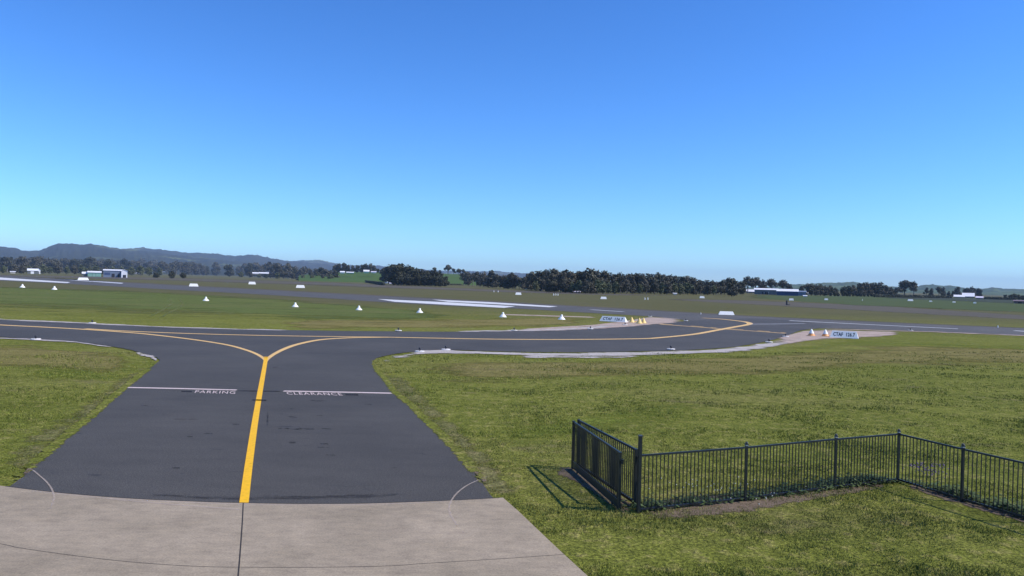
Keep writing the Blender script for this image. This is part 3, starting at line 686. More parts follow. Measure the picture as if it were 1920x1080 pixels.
# ------------------------------------------------------------------ hills
def m_hill(name, dark, mid, green, gfac):
    k = NT(name); a = k.noise(0.004, 6, 0.65); b = k.noise(0.03, 5, 0.7); c = k.noise(0.0016, 3, 0.5)
    col = k.mix(0.6, k.ramp(a, [(0.35, dark), (0.6, mid)]), k.ramp(b, [(0.35, dark), (0.65, mid)]))
    k.color(k.mix(k.val(k.math('ADD', k.math('MULTIPLY', a, 0.5), k.math('MULTIPLY', c, 0.5)), gfac, gfac + 0.06), col, green))
    k.b.inputs['Roughness'].default_value = 1; k.b.inputs['Specular IOR Level'].default_value = 0
    k.bump(b, 1.0, 6.0); return k.m
M['hill'] = m_hill('forest_hill', (0.020, 0.026, 0.018), (0.046, 0.050, 0.034), (0.13, 0.15, 0.065), 0.56)
M['hill_green'] = m_hill('pasture_hill', (0.035, 0.055, 0.028), (0.07, 0.10, 0.045), (0.10, 0.135, 0.06), 0.50)
M['rise'] = m_grass('rise_grass', [(0.045, 0.08, 0.02), (0.06, 0.11, 0.025), (0.08, 0.135, 0.03), (0.11, 0.13, 0.05)], fine=False, bump=False)
def hill(name, prof, dist, depth, mat, rough=4.0, foot=0.0, step=3, rows=16, seed=0):
    xs = np.arange(prof[0][0], prof[-1][0] + 1, step); ys = np.interp(xs, [p[0] for p in prof], [p[1] for p in prof])
    vs = []; fs = []; n = len(xs)
    ridge = [at(x, y, dist) for x, y in zip(xs, ys)]
    back = 5
    for r in range(-back, rows + 1):
        t = r / rows
        for i, p in enumerate(ridge):
            q = Vector((p.x, p.y, p.z)); H = max(0.0, p.z)
            if r <= 0:
                u = -r / back; s_ = 1 - u * u * 1.0; dd = u * depth * 0.8
            else:
                sp = mnoise.noise(Vector((p.x / 420 + seed, t * 1.1, seed))) * 0.30
                s_ = max(0.0, (1 - t)) ** (1.15 + sp * 1.6) + 0.10 * math.sin(t * math.pi) * sp * 2; dd = -t * depth
            f = 1 + dd / dist
            z = H * s_ + (mnoise.noise(Vector((p.x / 60, dd / 60, seed))) * rough * 1.4 + mnoise.noise(Vector((p.x / 22, dd / 22, 9))) * rough * 1.7) * min(1, s_ * 2)
            if r == rows or r == -back: z = -2
            vs.append((q.x * f, q.y + dd, z))
    R = rows + back + 1
    for r in range(R - 1):
        for i in range(n - 1): fs.append((r * n + i, r * n + i + 1, (r + 1) * n + i + 1, (r + 1) * n + i))
    me = bpy.data.meshes.new(name); me.from_pydata(vs, [], fs); me.materials.append(mat); me.update()
    if sum(pp.normal.z for pp in me.polygons) < 0: me.flip_normals()
    me.polygons.foreach_set('use_smooth', [True] * len(me.polygons))
    o = bpy.data.objects.new(name, me); link(o); o['kind'] = 'structure'; return o
hill('hills', [(-420, 478), (-200, 470), (-60, 463), (0, 462), (20, 463), (40, 469), (72, 471), (90, 463.5), (110, 456.5), (140, 456.5), (150, 459), (170, 457), (190, 460), (215, 465), (240, 468), (300, 474), (360, 482), (420, 488), (520, 497), (600, 505)], 5200, 2400, M['hill'], 5, seed=1.3)
hill('hills', [(-60, 474), (60, 470), (150, 466), (225, 467), (255, 465), (268, 464), (285, 467), (300, 467), (340, 473), (400, 475), (440, 480), (470, 477), (500, 482), (535, 489), (560, 491), (600, 494), (660, 503), (720, 512)], 6600, 2200, M['hill'], 5, seed=4.1)
hill('hills', [(440, 490), (520, 489.5), (560, 488.5), (600, 487), (620, 492), (650, 497), (690, 497), (720, 499), (760, 503), (820, 507), (900, 508.5), (930, 508), (960, 511), (1010, 513), (1100, 520), (1200, 530)], 8200, 2000, M['hill'], 5, seed=7.7)
hill('hills', [(1380, 541), (1440, 538), (1480, 534), (1500, 533), (1540, 530.5), (1570, 529.5), (1600, 528), (1620, 532), (1660, 537), (1690, 538), (1720, 537.5), (1735, 533.5), (1755, 534), (1770, 537), (1780, 535), (1790, 537), (1820, 541), (1850, 541), (1862, 538.5), (1875, 541), (1900, 542), (1960, 543), (2100, 545), (2400, 556)], 4200, 1600, M['hill_green'], 3.5, seed=2.2)
# low green rise behind the middle
hill('low_rise', [(560, 517), (600, 512), (650, 509.5), (700, 509.5), (760, 511), (820, 512.5), (870, 514.5), (930, 518), (1000, 522), (1060, 528)], 1150, 420, M['rise'], 0.5, seed=3.3, step=4)

# ------------------------------------------------------------------ trees
def m_leaf(name, c0, c1, c2):
    k = NT(name); oi = k.n('ShaderNodeObjectInfo'); a = k.noise(0.35, 3, 0.6); b = k.noise(1.6, 3, 0.7)
    c = k.mix(0.5, k.ramp(a, [(0.35, c0), (0.65, c1)]), k.ramp(b, [(0.35, c0), (0.7, c2)]))
    c = k.mix(k.val(oi.outputs['Random'], 0, 1, 0, 0.5), c, c2)
    k.color(c); k.b.inputs['Roughness'].default_value = 0.7; k.b.inputs['Specular IOR Level'].default_value = 0.15
    return k.m
M['leaf_gum'] = m_leaf('gum_leaves', (0.042, 0.046, 0.032), (0.085, 0.086, 0.054), (0.135, 0.118, 0.085))
M['leaf_dark'] = m_leaf('dark_leaves', (0.026, 0.032, 0.021), (0.048, 0.055, 0.033), (0.078, 0.078, 0.050))
M['leaf_light'] = m_leaf('light_leaves', (0.060, 0.078, 0.035), (0.105, 0.125, 0.055), (0.15, 0.15, 0.085))
M['leaf_weed'] = m_leaf('weed_leaves', (0.035, 0.065, 0.020), (0.065, 0.105, 0.034), (0.12, 0.15, 0.06))
M['bark'] = plain('gum_bark', (0.15, 0.13, 0.11), 0.9, 0, 0.4, 2)
def crown_mesh(name, blobs, mat, nf, size, seed):
    r = np.random.default_rng(seed); V = []; Fc = []
    vols = np.array([b[3] * b[3] for b in blobs]); vols /= vols.sum()
    for i in range(nf):
        b = blobs[r.choice(len(blobs), p=vols)]
        d = r.normal(size=3); d /= np.linalg.norm(d); rad = r.random() ** 0.30
        # lumpy surface
        lump = 1 + 0.28 * mnoise.noise(Vector(d) * 2.1 + Vector((seed, b[0], b[2])))
        c = np.array([b[0], b[1], b[2]]) + d * np.array([b[3], b[3], b[4]]) * rad * lump
        if c[2] < 0.1: c[2] = 0.1 + r.random() * .5
        nn = d * 0.8 + r.normal(size=3) * 0.55; nn /= np.linalg.norm(nn)
        a = np.cross(nn, r.normal(size=3)); a /= np.linalg.norm(a); e = np.cross(nn, a)
        s = size * (0.55 + r.random() * 0.9); k = len(V)
        V += [c + a * s, c + e * s * 0.8 + a * s * .1, c - a * s * 0.9, c - e * s * 0.75]; Fc.append((k, k + 1, k + 2, k + 3))
    me = bpy.data.meshes.new(name); me.from_pydata([tuple(v) for v in V], [], Fc); me.materials.append(mat); return me
def trunk_mesh(h, blobs, r0, seed):
    m = MB(); rr = random.Random(seed)
    lean = rr.uniform(-.04, .04) * h
    m.tube([(0, 0, -0.2), (lean * .3, 0, h * .25), (lean * .7, 0, h * .5), (lean, 0, h * .78)], [r0, r0 * .8, r0 * .6, r0 * .25], 7)
    for b in blobs[:6]:
        z0 = h * rr.uniform(.22, .5)
        m.tube([(lean * .5, 0, z0), ((b[0] + lean) * .5, b[1] * .5, (z0 + b[2]) * .5), (b[0] * .9, b[1] * .9, b[2])], [r0 * .5, r0 * .33, r0 * .12], 5)
    return m.mesh('trunk', M['bark'])
TPL = {}
def make_tpl(kind, seed, mat, nf, size, shape):
    """all templates are 10 m tall"""
    rr = random.Random(seed); blobs = []
    if shape == 'gum':      # spreading, gaps between clumps, bare trunk below
        n = rr.randint(6, 9)
        for i in range(n):
            a = rr.uniform(0, 6.28); q = rr.uniform(0.8, 3.2); z = rr.uniform(4.6, 8.2) - q * .25
            R = rr.uniform(1.3, 2.1); blobs.append((math.cos(a) * q, math.sin(a) * q, z, R, R * .72))
        blobs.append((rr.uniform(-.8, .8), 0, 8.2, 1.8, 1.55)); blobs.append((0, 0, 6.2, 2.2, 1.6))
    elif shape == 'full':   # dense to near the ground
        for i in range(9):
            a = rr.uniform(0, 6.28); q = rr.uniform(0.6, 2.6); z = rr.uniform(2.0, 7.4)
            R = rr.uniform(1.7, 2.4); blobs.append((math.cos(a) * q, math.sin(a) * q, z, R, R * .9))
        blobs.append((rr.uniform(-.6, .6), 0, 8.0, 1.9, 1.8)); blobs.append((0, 0, 3.0, 3.0, 2.6))
    elif shape == 'flat':   # round-topped on a clear stem
        for i in range(8):
            a = i * .785 + rr.uniform(-.3, .3); q = rr.uniform(1.2, 3.4); blobs.append((math.cos(a) * q, math.sin(a) * q, rr.uniform(5.2, 7.2), 1.6, 1.3))
        blobs.append((0, 0, 7.6, 2.6, 2.1))
    elif shape == 'bush':
        for i in range(7):
            a = rr.uniform(0, 6.28); q = rr.uniform(0.5, 4); blobs.append((math.cos(a) * q, math.sin(a) * q, rr.uniform(2, 6.5), 2.6, 2.6))
        blobs.append((0, 0, 5.5, 3.6, 4.3))
    hmax = max(b[2] + b[4] for b in blobs); k = 10 / hmax
    blobs = [(b[0], b[1], b[2] * k, b[3], b[4] * k) for b in blobs]
    cm = crown_mesh('crown', blobs, mat, nf, size, seed); tm = trunk_mesh(9, blobs, 0.32 if shape != 'bush' else .2, seed)
    TPL.setdefault(kind, []).append((cm, tm))
for s in range(6): make_tpl('gum', 20 + s, M['leaf_gum'], 1100, 0.42, 'gum')
for s in range(5): make_tpl('full', 40 + s, M['leaf_gum'], 1500, 0.46, 'full')
for s in range(4): make_tpl('dark', 60 + s, M['leaf_dark'], 1500, 0.46, 'full')
for s in range(4): make_tpl('flat', 80 + s, M['leaf_gum'], 1100, 0.42, 'flat')
for s in range(3): make_tpl('light', 90 + s, M['leaf_light'], 900, 0.5, 'full')
for s in range(3): make_tpl('bush', 100 + s, M['leaf_dark'], 700, 0.7, 'bush')
for s in range(2): make_tpl('lightbush', 110 + s, M['leaf_light'], 700, 0.7, 'bush')
def tree(x, ytop, ybase, kind, label, group=None, wk=1.0, dist=None, z0=0.0, name='gum_tree'):
    if dist is None: p = g(x, ybase)
    else:
        p = at(x, ybase, dist); z0 = p.z
    H = (ybase - ytop) * p.y / F
    r = empty(name, (p.x, p.y, z0), random.uniform(0, 6.28)); s = H / 10.0
    r.scale = (s * wk, s * wk, s); tag(r, label, 'bush' if 'bush' in kind else 'tree', group)
    cm, tm = random.choice(TPL[kind])
    link(bpy.data.objects.new('crown', cm), r); link(bpy.data.objects.new('trunk', tm), r); return r
def belt(x0, x1, step, top, base, kinds, label, group, jit=0.12, wk=1.0, name='gum_tree', back=0):
    x = x0
    while x <= x1:
        yt = np.interp(x, [t[0] for t in top], [t[1] for t in top]); yb = np.interp(x, [t[0] for t in base], [t[1] for t in base])
        hgt = (yb - yt) * (1 - random.random() * jit * 2)
        yb2 = yb - random.random() * back
        lb = label if isinstance(label, str) else next(t for q, t in label if x <= q)
        tree(x, yb2 - (hgt - (yb - yb2)), yb2, random.choice(kinds), lb, group, wk * random.uniform(.85, 1.2), name=name)
        x += step * random.uniform(.75, 1.25)

# left wood
LB = [(-200, 508.5), (0, 513.5), (300, 518), (450, 522), (640, 527)]
belt(-60, 300, 7.5, [(-100, 477), (0, 478), (60, 479), (120, 480), (200, 481), (270, 484), (300, 487)], [(-200, 505), (0, 510), (300, 515)], ['gum', 'full', 'full', 'dark'], [(0, 'dark gum tree of the left wood, cut by the left edge'), (60, 'dark gum tree of the left wood behind the pale sheds'), (110, 'dark gum tree of the left wood under the highest hill'), (155, 'dark gum tree of the left wood, just left of the grey lean shed'), (195, 'dark gum tree of the left wood behind the green-walled hangar'), (242, 'dark gum tree of the left wood behind the white-roofed hangar'), (999, 'dark gum tree at the right end of the left wood')], 'trees of the left wood', wk=.95, back=1.5)
belt(-40, 310, 16, [(-100, 492), (0, 493), (300, 497)], [(-200, 507), (0, 512), (300, 517.5)], ['light', 'full', 'light'], [(0, 'paler low tree fronting the left wood at the left edge'), (60, 'paler low tree fronting the left wood by the pale sheds'), (150, 'paler low tree fronting the left wood between the sheds and hangars'), (240, 'paler low tree fronting the left wood beside the hangars'), (999, 'paler low tree fronting the left wood right of the white annexe')], 'pale trees edging the left wood', wk=1.1, name='low_tree')
belt(304, 392, 8, [(300, 488), (345, 487), (358, 489), (380, 495), (395, 492)], [(300, 515), (400, 517)], ['full', 'gum', 'dark'], 'dark tree between the left wood and the round tree', 'trees between the left wood and the round tree')
tree(404, 491, 517, 'full', 'dark tree with a domed crown, just left of the round tree', wk=1.0)
tree(431, 495, 519, 'dark', 'isolated round dark tree standing in the light green paddock', wk=1.15)
belt(448, 636, 9, [(445, 494), (470, 489), (490, 493), (505, 489), (520, 490), (545, 492), (560, 499), (572, 498), (590, 499), (605, 500), (620, 501), (637, 508)], [(445, 519), (540, 523), (640, 527.5)], ['gum', 'full', 'dark'], [(475, 'gum tree at the left end of the clump left of centre'), (510, 'gum tree behind the white-roofed houses in the clump left of centre'), (560, 'gum tree in the middle of the clump left of centre'), (600, 'gum tree right of the middle in the clump left of centre'), (999, 'gum tree at the right end of the clump left of centre')], 'trees of the clump left of centre', back=1.5)
belt(452, 630, 17, [(445, 507), (640, 513)], [(445, 520), (540, 524), (640, 528)], ['light', 'gum'], 'pale low tree in front of the clump left of centre', 'pale trees before the clump left of centre', name='low_tree', wk=1.2)
for i, (x, y0, y1) in enumerate([(322, 507, 522), (343, 510, 522), (292, 509, 521)]):
    tree(x, y0, y1, 'bush', ['greyish bush in the paddock left of the lone round tree', 'low greyish bush, right one of the pair in the paddock', 'greyish bush right of the white hangar'][i], 'greyish bushes in the paddock', wk=1.1, name='bush')
# trees on the rise with the houses
belt(627, 712, 7.5, [(622, 495), (643, 492), (662, 497), (675, 496), (690, 493), (700, 497), (714, 505)], [(622, 511), (712, 512)], ['full', 'gum'], 'dark tree behind the farm buildings on the low rise', 'trees on the low rise') if False else None
for i, (x, yt) in enumerate([(628, 496), (636, 493), (644, 492), (653, 496), (661, 497), (669, 497), (678, 496), (686, 494), (694, 493), (702, 497), (709, 503)]):
    tree(x, yt, 511.5, random.choice(['full', 'dark']), 'dark tree behind the white farm buildings on the low rise', 'trees on the low rise', wk=.9, dist=1050)
for i, (x, yt, yb) in enumerate([(840, 496, 515), (815, 501, 514), (860, 503, 515), (868, 504, 516), (850, 503, 515), (825, 506, 515)]):
    tree(x, yt, yb, 'flat' if i < 1 else 'gum', ['tall tree with a spreading top alone on the green rise', 'thin tree showing above the right end of the dark clump', 'small tree on the green rise right of the spreading one', 'small tree at the right end of the green rise', 'low tree just right of the spreading one', 'low tree between the dark clump and the spreading tree'][i], wk=1.0, dist=1000)
# dark clump
belt(722, 838, 8, [(718, 498), (735, 494), (750, 492.5), (762, 496), (775, 500), (790, 503), (800, 505), (815, 506), (825, 509), (838, 518)], [(718, 530), (740, 535), (838, 537)], ['dark'], [(750, 'very dark dense tree at the left end of the clump near the centre'), (790, 'very dark dense tree in the middle of the clump near the centre'), (999, 'very dark dense tree at the right end of the clump near the centre')], 'trees of the dark clump', wk=1.0, jit=.05)
belt(740, 834, 10, [(730, 510), (835, 517)], [(730, 534), (838, 538)], ['dark'], 'very dark low tree along the front of the clump near the centre', 'front trees of the dark clump', wk=1.1, jit=.05)
# trees right of the rise
belt(870, 936, 8, [(866, 506), (880, 504), (893, 502), (905, 506), (916, 511), (923, 506), (930, 509), (940, 516)], [(866, 534), (940, 541)], ['gum', 'full'], 'gum tree right of the green rise', 'trees right of the green rise', wk=.95)
belt(938, 990, 8, [(938, 514), (955, 509), (962, 510), (975, 514), (990, 512)], [(938, 541), (990, 543)], ['gum', 'full'], 'gum tree behind the white sheds near the centre', 'trees behind the centre sheds', wk=.9)
# long belt
TOPL = [(985, 512), (1000, 508), (1012, 505), (1025, 502.5), (1040, 502), (1060, 504), (1080, 508), (1090, 508), (1098, 502), (1112, 500), (1120, 505), (1140, 508), (1150, 512), (1155, 507), (1163, 510), (1175, 508.5), (1190, 511), (1202, 509), (1215, 511), (1235, 510), (1250, 514), (1262, 511), (1268, 518), (1290, 516), (1302, 520), (1320, 524), (1345, 525), (1366, 520), (1385, 524), (1392, 528)]
BASL = [(985, 543), (1020, 547), (1100, 549.5), (1250, 551), (1392, 553.5)]
belt(990, 1390, 7, TOPL, BASL, ['full', 'gum', 'dark'], [(1022, 'dark gum tree at the left end of the long belt, over the white sheds'), (1065, 'dark gum tree in the high left hump of the long belt'), (1105, 'dark gum tree of the long belt above the lilac-roofed shed'), (1155, 'dark gum tree of the long belt above the left lettered board'), (1215, 'dark gum tree of the long belt above the yellow cones'), (1270, 'dark gum tree of the long belt where its top starts to drop'), (1330, 'dark gum tree of the long belt behind the smallest gable marker'), (9999, 'dark gum tree of the low right end of the long belt')], 'trees of the long belt', wk=.9, jit=.06, back=1.5)
belt(1005, 1385, 12, [(985, 521), (1100, 520), (1250, 526), (1392, 535)], [(985, 544), (1020, 548), (1100, 550.5), (1250, 552), (1392, 554.5)], ['gum', 'full', 'light'], [(1060, 'lower front tree of the long belt near the cream shed'), (1110, 'lower front tree of the long belt beside the lilac-roofed shed'), (1180, 'lower front tree of the long belt above the left lettered board'), (1250, 'lower front tree of the long belt above the gravel point'), (1310, 'lower front tree of the long belt by the tiny white hut'), (9999, 'lower front tree of the long belt near its right end')], 'front trees of the long belt', wk=1.0, jit=.15, name='low_tree')
# right-hand trees
for i, (x, yt, yb, k, w_, lab) in enumerate([
    (1372, 523, 556, 'full', .9, 'front tree at the right end of the long belt'), (1402, 517.5, 550, 'flat', 1.0, 'spreading tree behind the left wing of the blue hangar'),
    (1417, 519, 550, 'gum', 1.0, 'broad tree rising behind the white hangar roof'), (1430, 524, 550, 'full', .9, 'lower tree behind the middle of the blue hangar'),
    (1446, 522, 550, 'flat', 1.0, 'domed tree behind the joint of the hangar roofs'), (1468, 524, 551, 'flat', 1.0, 'domed tree behind the blue hangar right half'),
    (1480, 532, 552, 'gum', 1.0, 'low tree behind the right end of the blue hangar'), (1393, 527, 552, 'full', .9, 'dark tree left of the hangar wing')]):
    tree(x, yt, yb, k, lab, None, w_)
belt(1504, 1572, 9, [(1500, 534), (1508, 530), (1516, 528), (1530, 530), (1550, 533), (1572, 534)], [(1500, 554), (1572, 555.5)], ['full', 'gum'], 'gum tree right of the blue hangar', 'trees right of the blue hangar', wk=1.0)
belt(1582, 1672, 8, [(1580, 537), (1600, 532), (1612, 527), (1625, 528), (1640, 528), (1652, 528), (1665, 534), (1674, 541)], [(1580, 555), (1674, 556.5)], ['full', 'gum', 'dark'], 'dark gum tree in the right clump before the pale hill', 'trees of the right clump', wk=1.0, jit=.05)
belt(1558, 1680, 7.5, [(1558, 547), (1680, 549)], [(1558, 555.5), (1680, 557)], ['bush'], 'shrub in the low dark row at the foot of the right clump', 'low shrub row', wk=.8, name='bush')
for (x, yt, yb, k, w_, lab) in [(1696, 525, 556.5, 'gum', 1.15, 'tall open-crowned tree, left one of the round double tree'), (1713, 526.5, 557, 'gum', 1.0, 'tall open-crowned tree, right one of the round double tree'),
    (1682, 538, 556.5, 'gum', 1.0, 'low tree at the left foot of the double tree'), (1737, 539, 557, 'gum', .8, 'slim tree, left of the pair right of the double tree'), (1746, 540, 557, 'full', .7, 'slim tree, right of the pair right of the double tree'),
    (1760, 537.5, 557.5, 'gum', .9, 'leaning dark tree between the slim pair and the farmhouse'), (1769, 538, 557.5, 'full', .7, 'dark tree just right of the leaning one'), (1779, 545.5, 558, 'full', .8, 'small round tree left of the farmhouse'), (1786, 545, 556.6, 'dark', .7, 'small dark tree touching the farmhouse verandah'),
    (1796, 537, 556.3, 'full', .9, 'dark tree behind the farmhouse verandah'), (1812, 539, 556.6, 'dark', 1.0, 'dark tree directly behind the farmhouse'), (1822, 537, 557, 'full', 1.0, 'tallest dark tree behind the farmhouse'), (1834, 540, 557.2, 'dark', 1.0, 'dark tree at the right end of the farmhouse')]:
    tree(x, yt, yb, k, lab, None, w_)
belt(1886, 1990, 8, [(1886, 551), (1895, 549), (1920, 551), (1990, 551)], [(1886, 562), (1990, 564)], ['full', 'dark'], 'dark tree in the low clump at the right edge', 'trees at the right edge', wk=1.1)

# hedges near the middle
def hedge(a, b, h, label):
    A = g(*a); B = g(*b); m = MB(); n = 40; r = random.Random(3)
    for i in range(int((B - A).length * 9)):
        p = A.lerp(B, r.random()); c = Vector((p.x, p.y + r.uniform(-.8, .8), r.uniform(0.2, h)))
        m.box(c, (1.4, .7, .7), rot=Matrix.Rotation(r.uniform(0, 3), 3, Vector((r.random(), r.random(), r.random())).normalized()))
    tag(m.build('hedge', M['leaf_dark']), label, 'hedge')
hedge((683, 529), (720, 535), 1.6, 'low dark hedge line slanting left of the dark clump')
hedge((1640, 557.2), (1784, 559.2), 1.7, 'low dark hedge running left from the farmhouse')
hedge((1846, 561), (1905, 562.5), 1.7, 'low dark hedge running right from the farmhouse')
hedge((838, 534.5), (866, 535), 1.0, 'thin dark hedge below the green rise')

# ------------------------------------------------------------------ buildings
def bmat(name, c, rough=0.55, var=.08):
    k = NT(name); wv = k.n('ShaderNodeTexWave'); wv.inputs['Scale'].default_value = 1.2; wv.bands_direction = 'X'
    co = k.n('ShaderNodeTexCoord'); k.l(co.outputs['Object'], wv.inputs['Vector'])
    n1 = k.noise(0.3, 4, 0.6)
    a = k.ramp(n1, [(0.3, tuple(q * (1 - var) for q in c)), (0.7, tuple(min(1, q * (1 + var)) for q in c))])
    k.color(k.mix(0.25, a, k.ramp(wv.outputs['Fac'], [(0, (.75,) * 3), (1, (1.1,) * 3)]), 'MULTIPLY')); k.b.inputs['Roughness'].default_value = rough
    return k.m
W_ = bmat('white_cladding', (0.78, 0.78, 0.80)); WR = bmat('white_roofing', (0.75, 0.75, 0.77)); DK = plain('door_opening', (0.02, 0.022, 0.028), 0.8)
BL = bmat('blue_cladding', (0.055, 0.085, 0.17)); GB = bmat('grey_blue_cladding', (0.16, 0.20, 0.27)); GN = bmat('green_cladding', (0.22, 0.40, 0.33)); GY = bmat('grey_cladding', (0.14, 0.15, 0.15))
CR = bmat('cream_cladding', (0.48, 0.43, 0.36)); BR = bmat('brown_cladding', (0.20, 0.13, 0.12)); LV = bmat('pale_lilac_roofing', (0.62, 0.58, 0.66))
def shed(name, x0, x1, ybase, wpx, rpx, depth, walls, roof, label, ridge='x', doors=(), dist=None, yaw=0.0, cat='building', eave=0.4, windows=(), lean=None):
    xc = (x0 + x1) / 2
    p = g(xc, ybase) if dist is None else at(xc, ybase, dist)
    k = p.y / F; Wd = (x1 - x0) * k; Hw = wpx * k; Hr = rpx * k
    r = empty(name, (p.x, p.y, p.z), -math.atan2(p.x, p.y) + yaw); tag(r, label, cat)
    a = Wd / 2
    m = MB()
    if ridge == 'x':
        m.add([(-a, 0, 0), (a, 0, 0), (a, depth, 0), (-a, depth, 0), (-a, 0, Hw), (a, 0, Hw), (a, depth, Hw), (-a, depth, Hw), (-a, depth / 2, Hw + Hr), (a, depth / 2, Hw + Hr)],
              [(0, 1, 5, 4), (1, 2, 6, 9, 5), (2, 3, 7, 6), (3, 0, 4, 8, 7), (3, 2, 1, 0)])
    else:
        m.add([(-a, 0, 0), (a, 0, 0), (a, depth, 0), (-a, depth, 0), (-a, 0, Hw), (a, 0, Hw), (a, depth, Hw), (-a, depth, Hw), (0, 0, Hw + Hr), (0, depth, Hw + Hr)],
              [(0, 1, 5, 8, 4), (1, 2, 6, 5), (2, 3, 7, 9, 6), (3, 0, 4, 7), (3, 2, 1, 0)])
    m.build('wall', walls, r)
    e = eave; t = 0.18; q = MB()
    def slab(p0, p1, p2, p3):
        up = Vector((0, 0, t)); vs = [Vector(v) for v in (p0, p1, p2, p3)]
        q.add(vs + [v + up for v in vs], [(0, 3, 2, 1), (4, 5, 6, 7), (0, 1, 5, 4), (1, 2, 6, 5), (2, 3, 7, 6), (3, 0, 4, 7)])
    z = 0.02
    if ridge == 'x':
        s = Hr / (depth / 2)
        slab((-a - e, -e, Hw - s * e + z), (a + e, -e, Hw - s * e + z), (a + e, depth / 2, Hw + Hr + z), (-a - e, depth / 2, Hw + Hr + z))
        slab((a + e, depth + e, Hw - s * e + z), (-a - e, depth + e, Hw - s * e + z), (-a - e, depth / 2 + .002, Hw + Hr + z), (a + e, depth / 2 + .002, Hw + Hr + z))
    else:
        s = Hr / a
        slab((-a - e, -e, Hw - s * e + z), (0, -e, Hw + Hr + z), (0, depth + e, Hw + Hr + z), (-a - e, depth + e, Hw - s * e + z))
        slab((.002, -e, Hw + Hr + z), (a + e, -e, Hw - s * e + z), (a + e, depth + e, Hw - s * e + z), (.002, depth + e, Hw + Hr + z))
    q.build('roof', roof, r)
    for (u0, u1, hh, mt) in doors:
        d = MB(); d.box((-a + Wd * (u0 + u1) / 2, -0.03, Hw * hh / 2), (Wd * (u1 - u0), 0.1, Hw * hh)); d.build('door', mt, r)
    for (u0, u1, v0, v1, mt) in windows:
        d = MB(); d.box((-a + Wd * (u0 + u1) / 2, -0.03, Hw * (v0 + v1) / 2), (Wd * (u1 - u0), 0.1, Hw * (v1 - v0))); d.build('window', mt, r)
    return r
# left hangars
shed('hangar', 196, 228, 520, 12.5, 2, 20, GB, WR, 'white-roofed hangar with a blue-grey side and white gable end', 'x', [(.42, .58, .55, DK), (.74, .84, .5, DK)], windows=[(.05, .35, .35, .7, BL)])
shed('annexe', 228, 238, 520.6, 12.5, 2.6, 15, W_, WR, 'tall white gabled annexe at the right end of the white-roofed hangar', 'y', [(.25, .8, .42, DK)])
shed('hangar', 166, 188, 518.6, 7.5, 2.5, 14, GN, WR, 'small hangar with green wall and white roof left of the white-roofed hangar', 'x', [(.35, .37, .9, GY), (.6, .62, .9, GY)])
shed('shed', 155, 166, 518.2, 5, 3.2, 12, GY, WR, 'grey lean shed joined to the left of the green-walled hangar', 'x')
shed('shed', 53, 70, 513.5, 6, 3.5, 12, GY, WR, 'small pale shed with white roof at far left, before the wood', 'x', [(.3, .6, .8, W_)])
shed('shed', 68, 75, 513.6, 8, 1.5, 9, W_, WR, 'narrow white shed joined to the small pale shed at far left', 'y', [(.3, .7, .6, GY)])
shed('shed', 20, 28, 512.8, 3, 1, 8, CR, WR, 'low cream shed at the far left edge of the wood', 'x')
shed('house', 304, 310, 513.8, 3.5, 1.5, 9, W_, WR, 'tiny white house right of the grey bush by the wood', 'y')
shed('shed', 251, 264, 514, 1.6, 1.3, 10, GY, WR, 'long low pale-roofed shed between the white hangar and the tiny house', 'x')
shed('shed', 347, 356, 514.5, 1.6, 1.6, 9, GY, WR, 'low pale-roofed shed amid the bushes left of the round tree', 'x')
# houses by the clump
shed('house', 474, 484, 514.8, 2, 2, 10, CR, WR, 'white-roofed house in the clump, left of the longer one', 'x', dist=820)
shed('house', 486, 503, 515, 2.2, 2, 12, GY, WR, 'long white-roofed house among trees of the clump left of centre', 'x', dist=800, windows=[(.2, .35, .3, .8, DK), (.6, .75, .3, .8, DK)])
# farm on the rise
shed('house', 682, 692, 512, 3, 2.8, 10, GN, WR, 'white-roofed farm building on the low rise, largest of its row', 'x', dist=900)
shed('house', 638, 646, 512.5, 2, 2, 9, W_, WR, 'white farm building at the left end of the row on the rise', 'x', dist=900)
shed('house', 650, 663, 512.8, 1.6, 1.4, 9, GN, WR, 'long low farm building on the rise between two white ones', 'x', dist=900)
shed('house', 696, 705, 512, 1.8, 1.5, 9, W_, LV, 'lilac-roofed farm building at the right end of the row on the rise', 'x', dist=900)
shed('shed', 663, 671, 528.8, 1.7, 1.2, 6, CR, LV, 'low pale shed in the paddock below the farm on the rise', 'x')
shed('shed', 700, 709, 531, 1.4, 1.0, 6, CR, LV, 'low pale shed at the slanting hedge', 'x')
shed('shed', 722, 727, 531, 1.9, 1.0, 5, W_, WR, 'tiny white shed left of the dark clump', 'x')
shed('shed', 730, 739, 533, 1.5, 1.0, 5, CR, LV, 'low pale shed touching the dark clump', 'x')
# centre sheds
shed('shed', 916, 927, 536, 3.6, 1.5, 7, W_, WR, 'white shed right of the green rise, under gum trees', 'x')
shed('shed', 941, 950.5, 537.5, 3.6, 1.3, 7, W_, WR, 'white shed standing between two others near the centre', 'x', [(.1, .9, .35, DK)])
shed('shed', 939.5, 951, 531.5, 1.6, 1.2, 7, CR, CR, 'cream roof behind the middle white shed near the centre', 'x', dist=620)
shed('shed', 978, 991, 537.5, 2.2, 1.8, 8, GY, WR, 'wide white-roofed shed, rear one at the left end of the long belt', 'x', dist=470)
shed('shed', 983, 995, 542.6, 3.0, 1.4, 6, W_, WR, 'white shed in front at the left end of the long belt', 'x')
shed('shed', 1011, 1020, 544.6, 4.0, 2.6, 7, CR, CR, 'cream shed among trunks of the long belt', 'y')
shed('shed', 1075, 1088, 549.4, 1.8, 1.2, 6, CR, LV, 'low lilac-roofed shed at the foot of the long belt', 'x')
shed('shed', 1263, 1268, 552.6, 1.8, .8, 4, W_, WR, 'tiny white hut at the foot of the long belt', 'x')
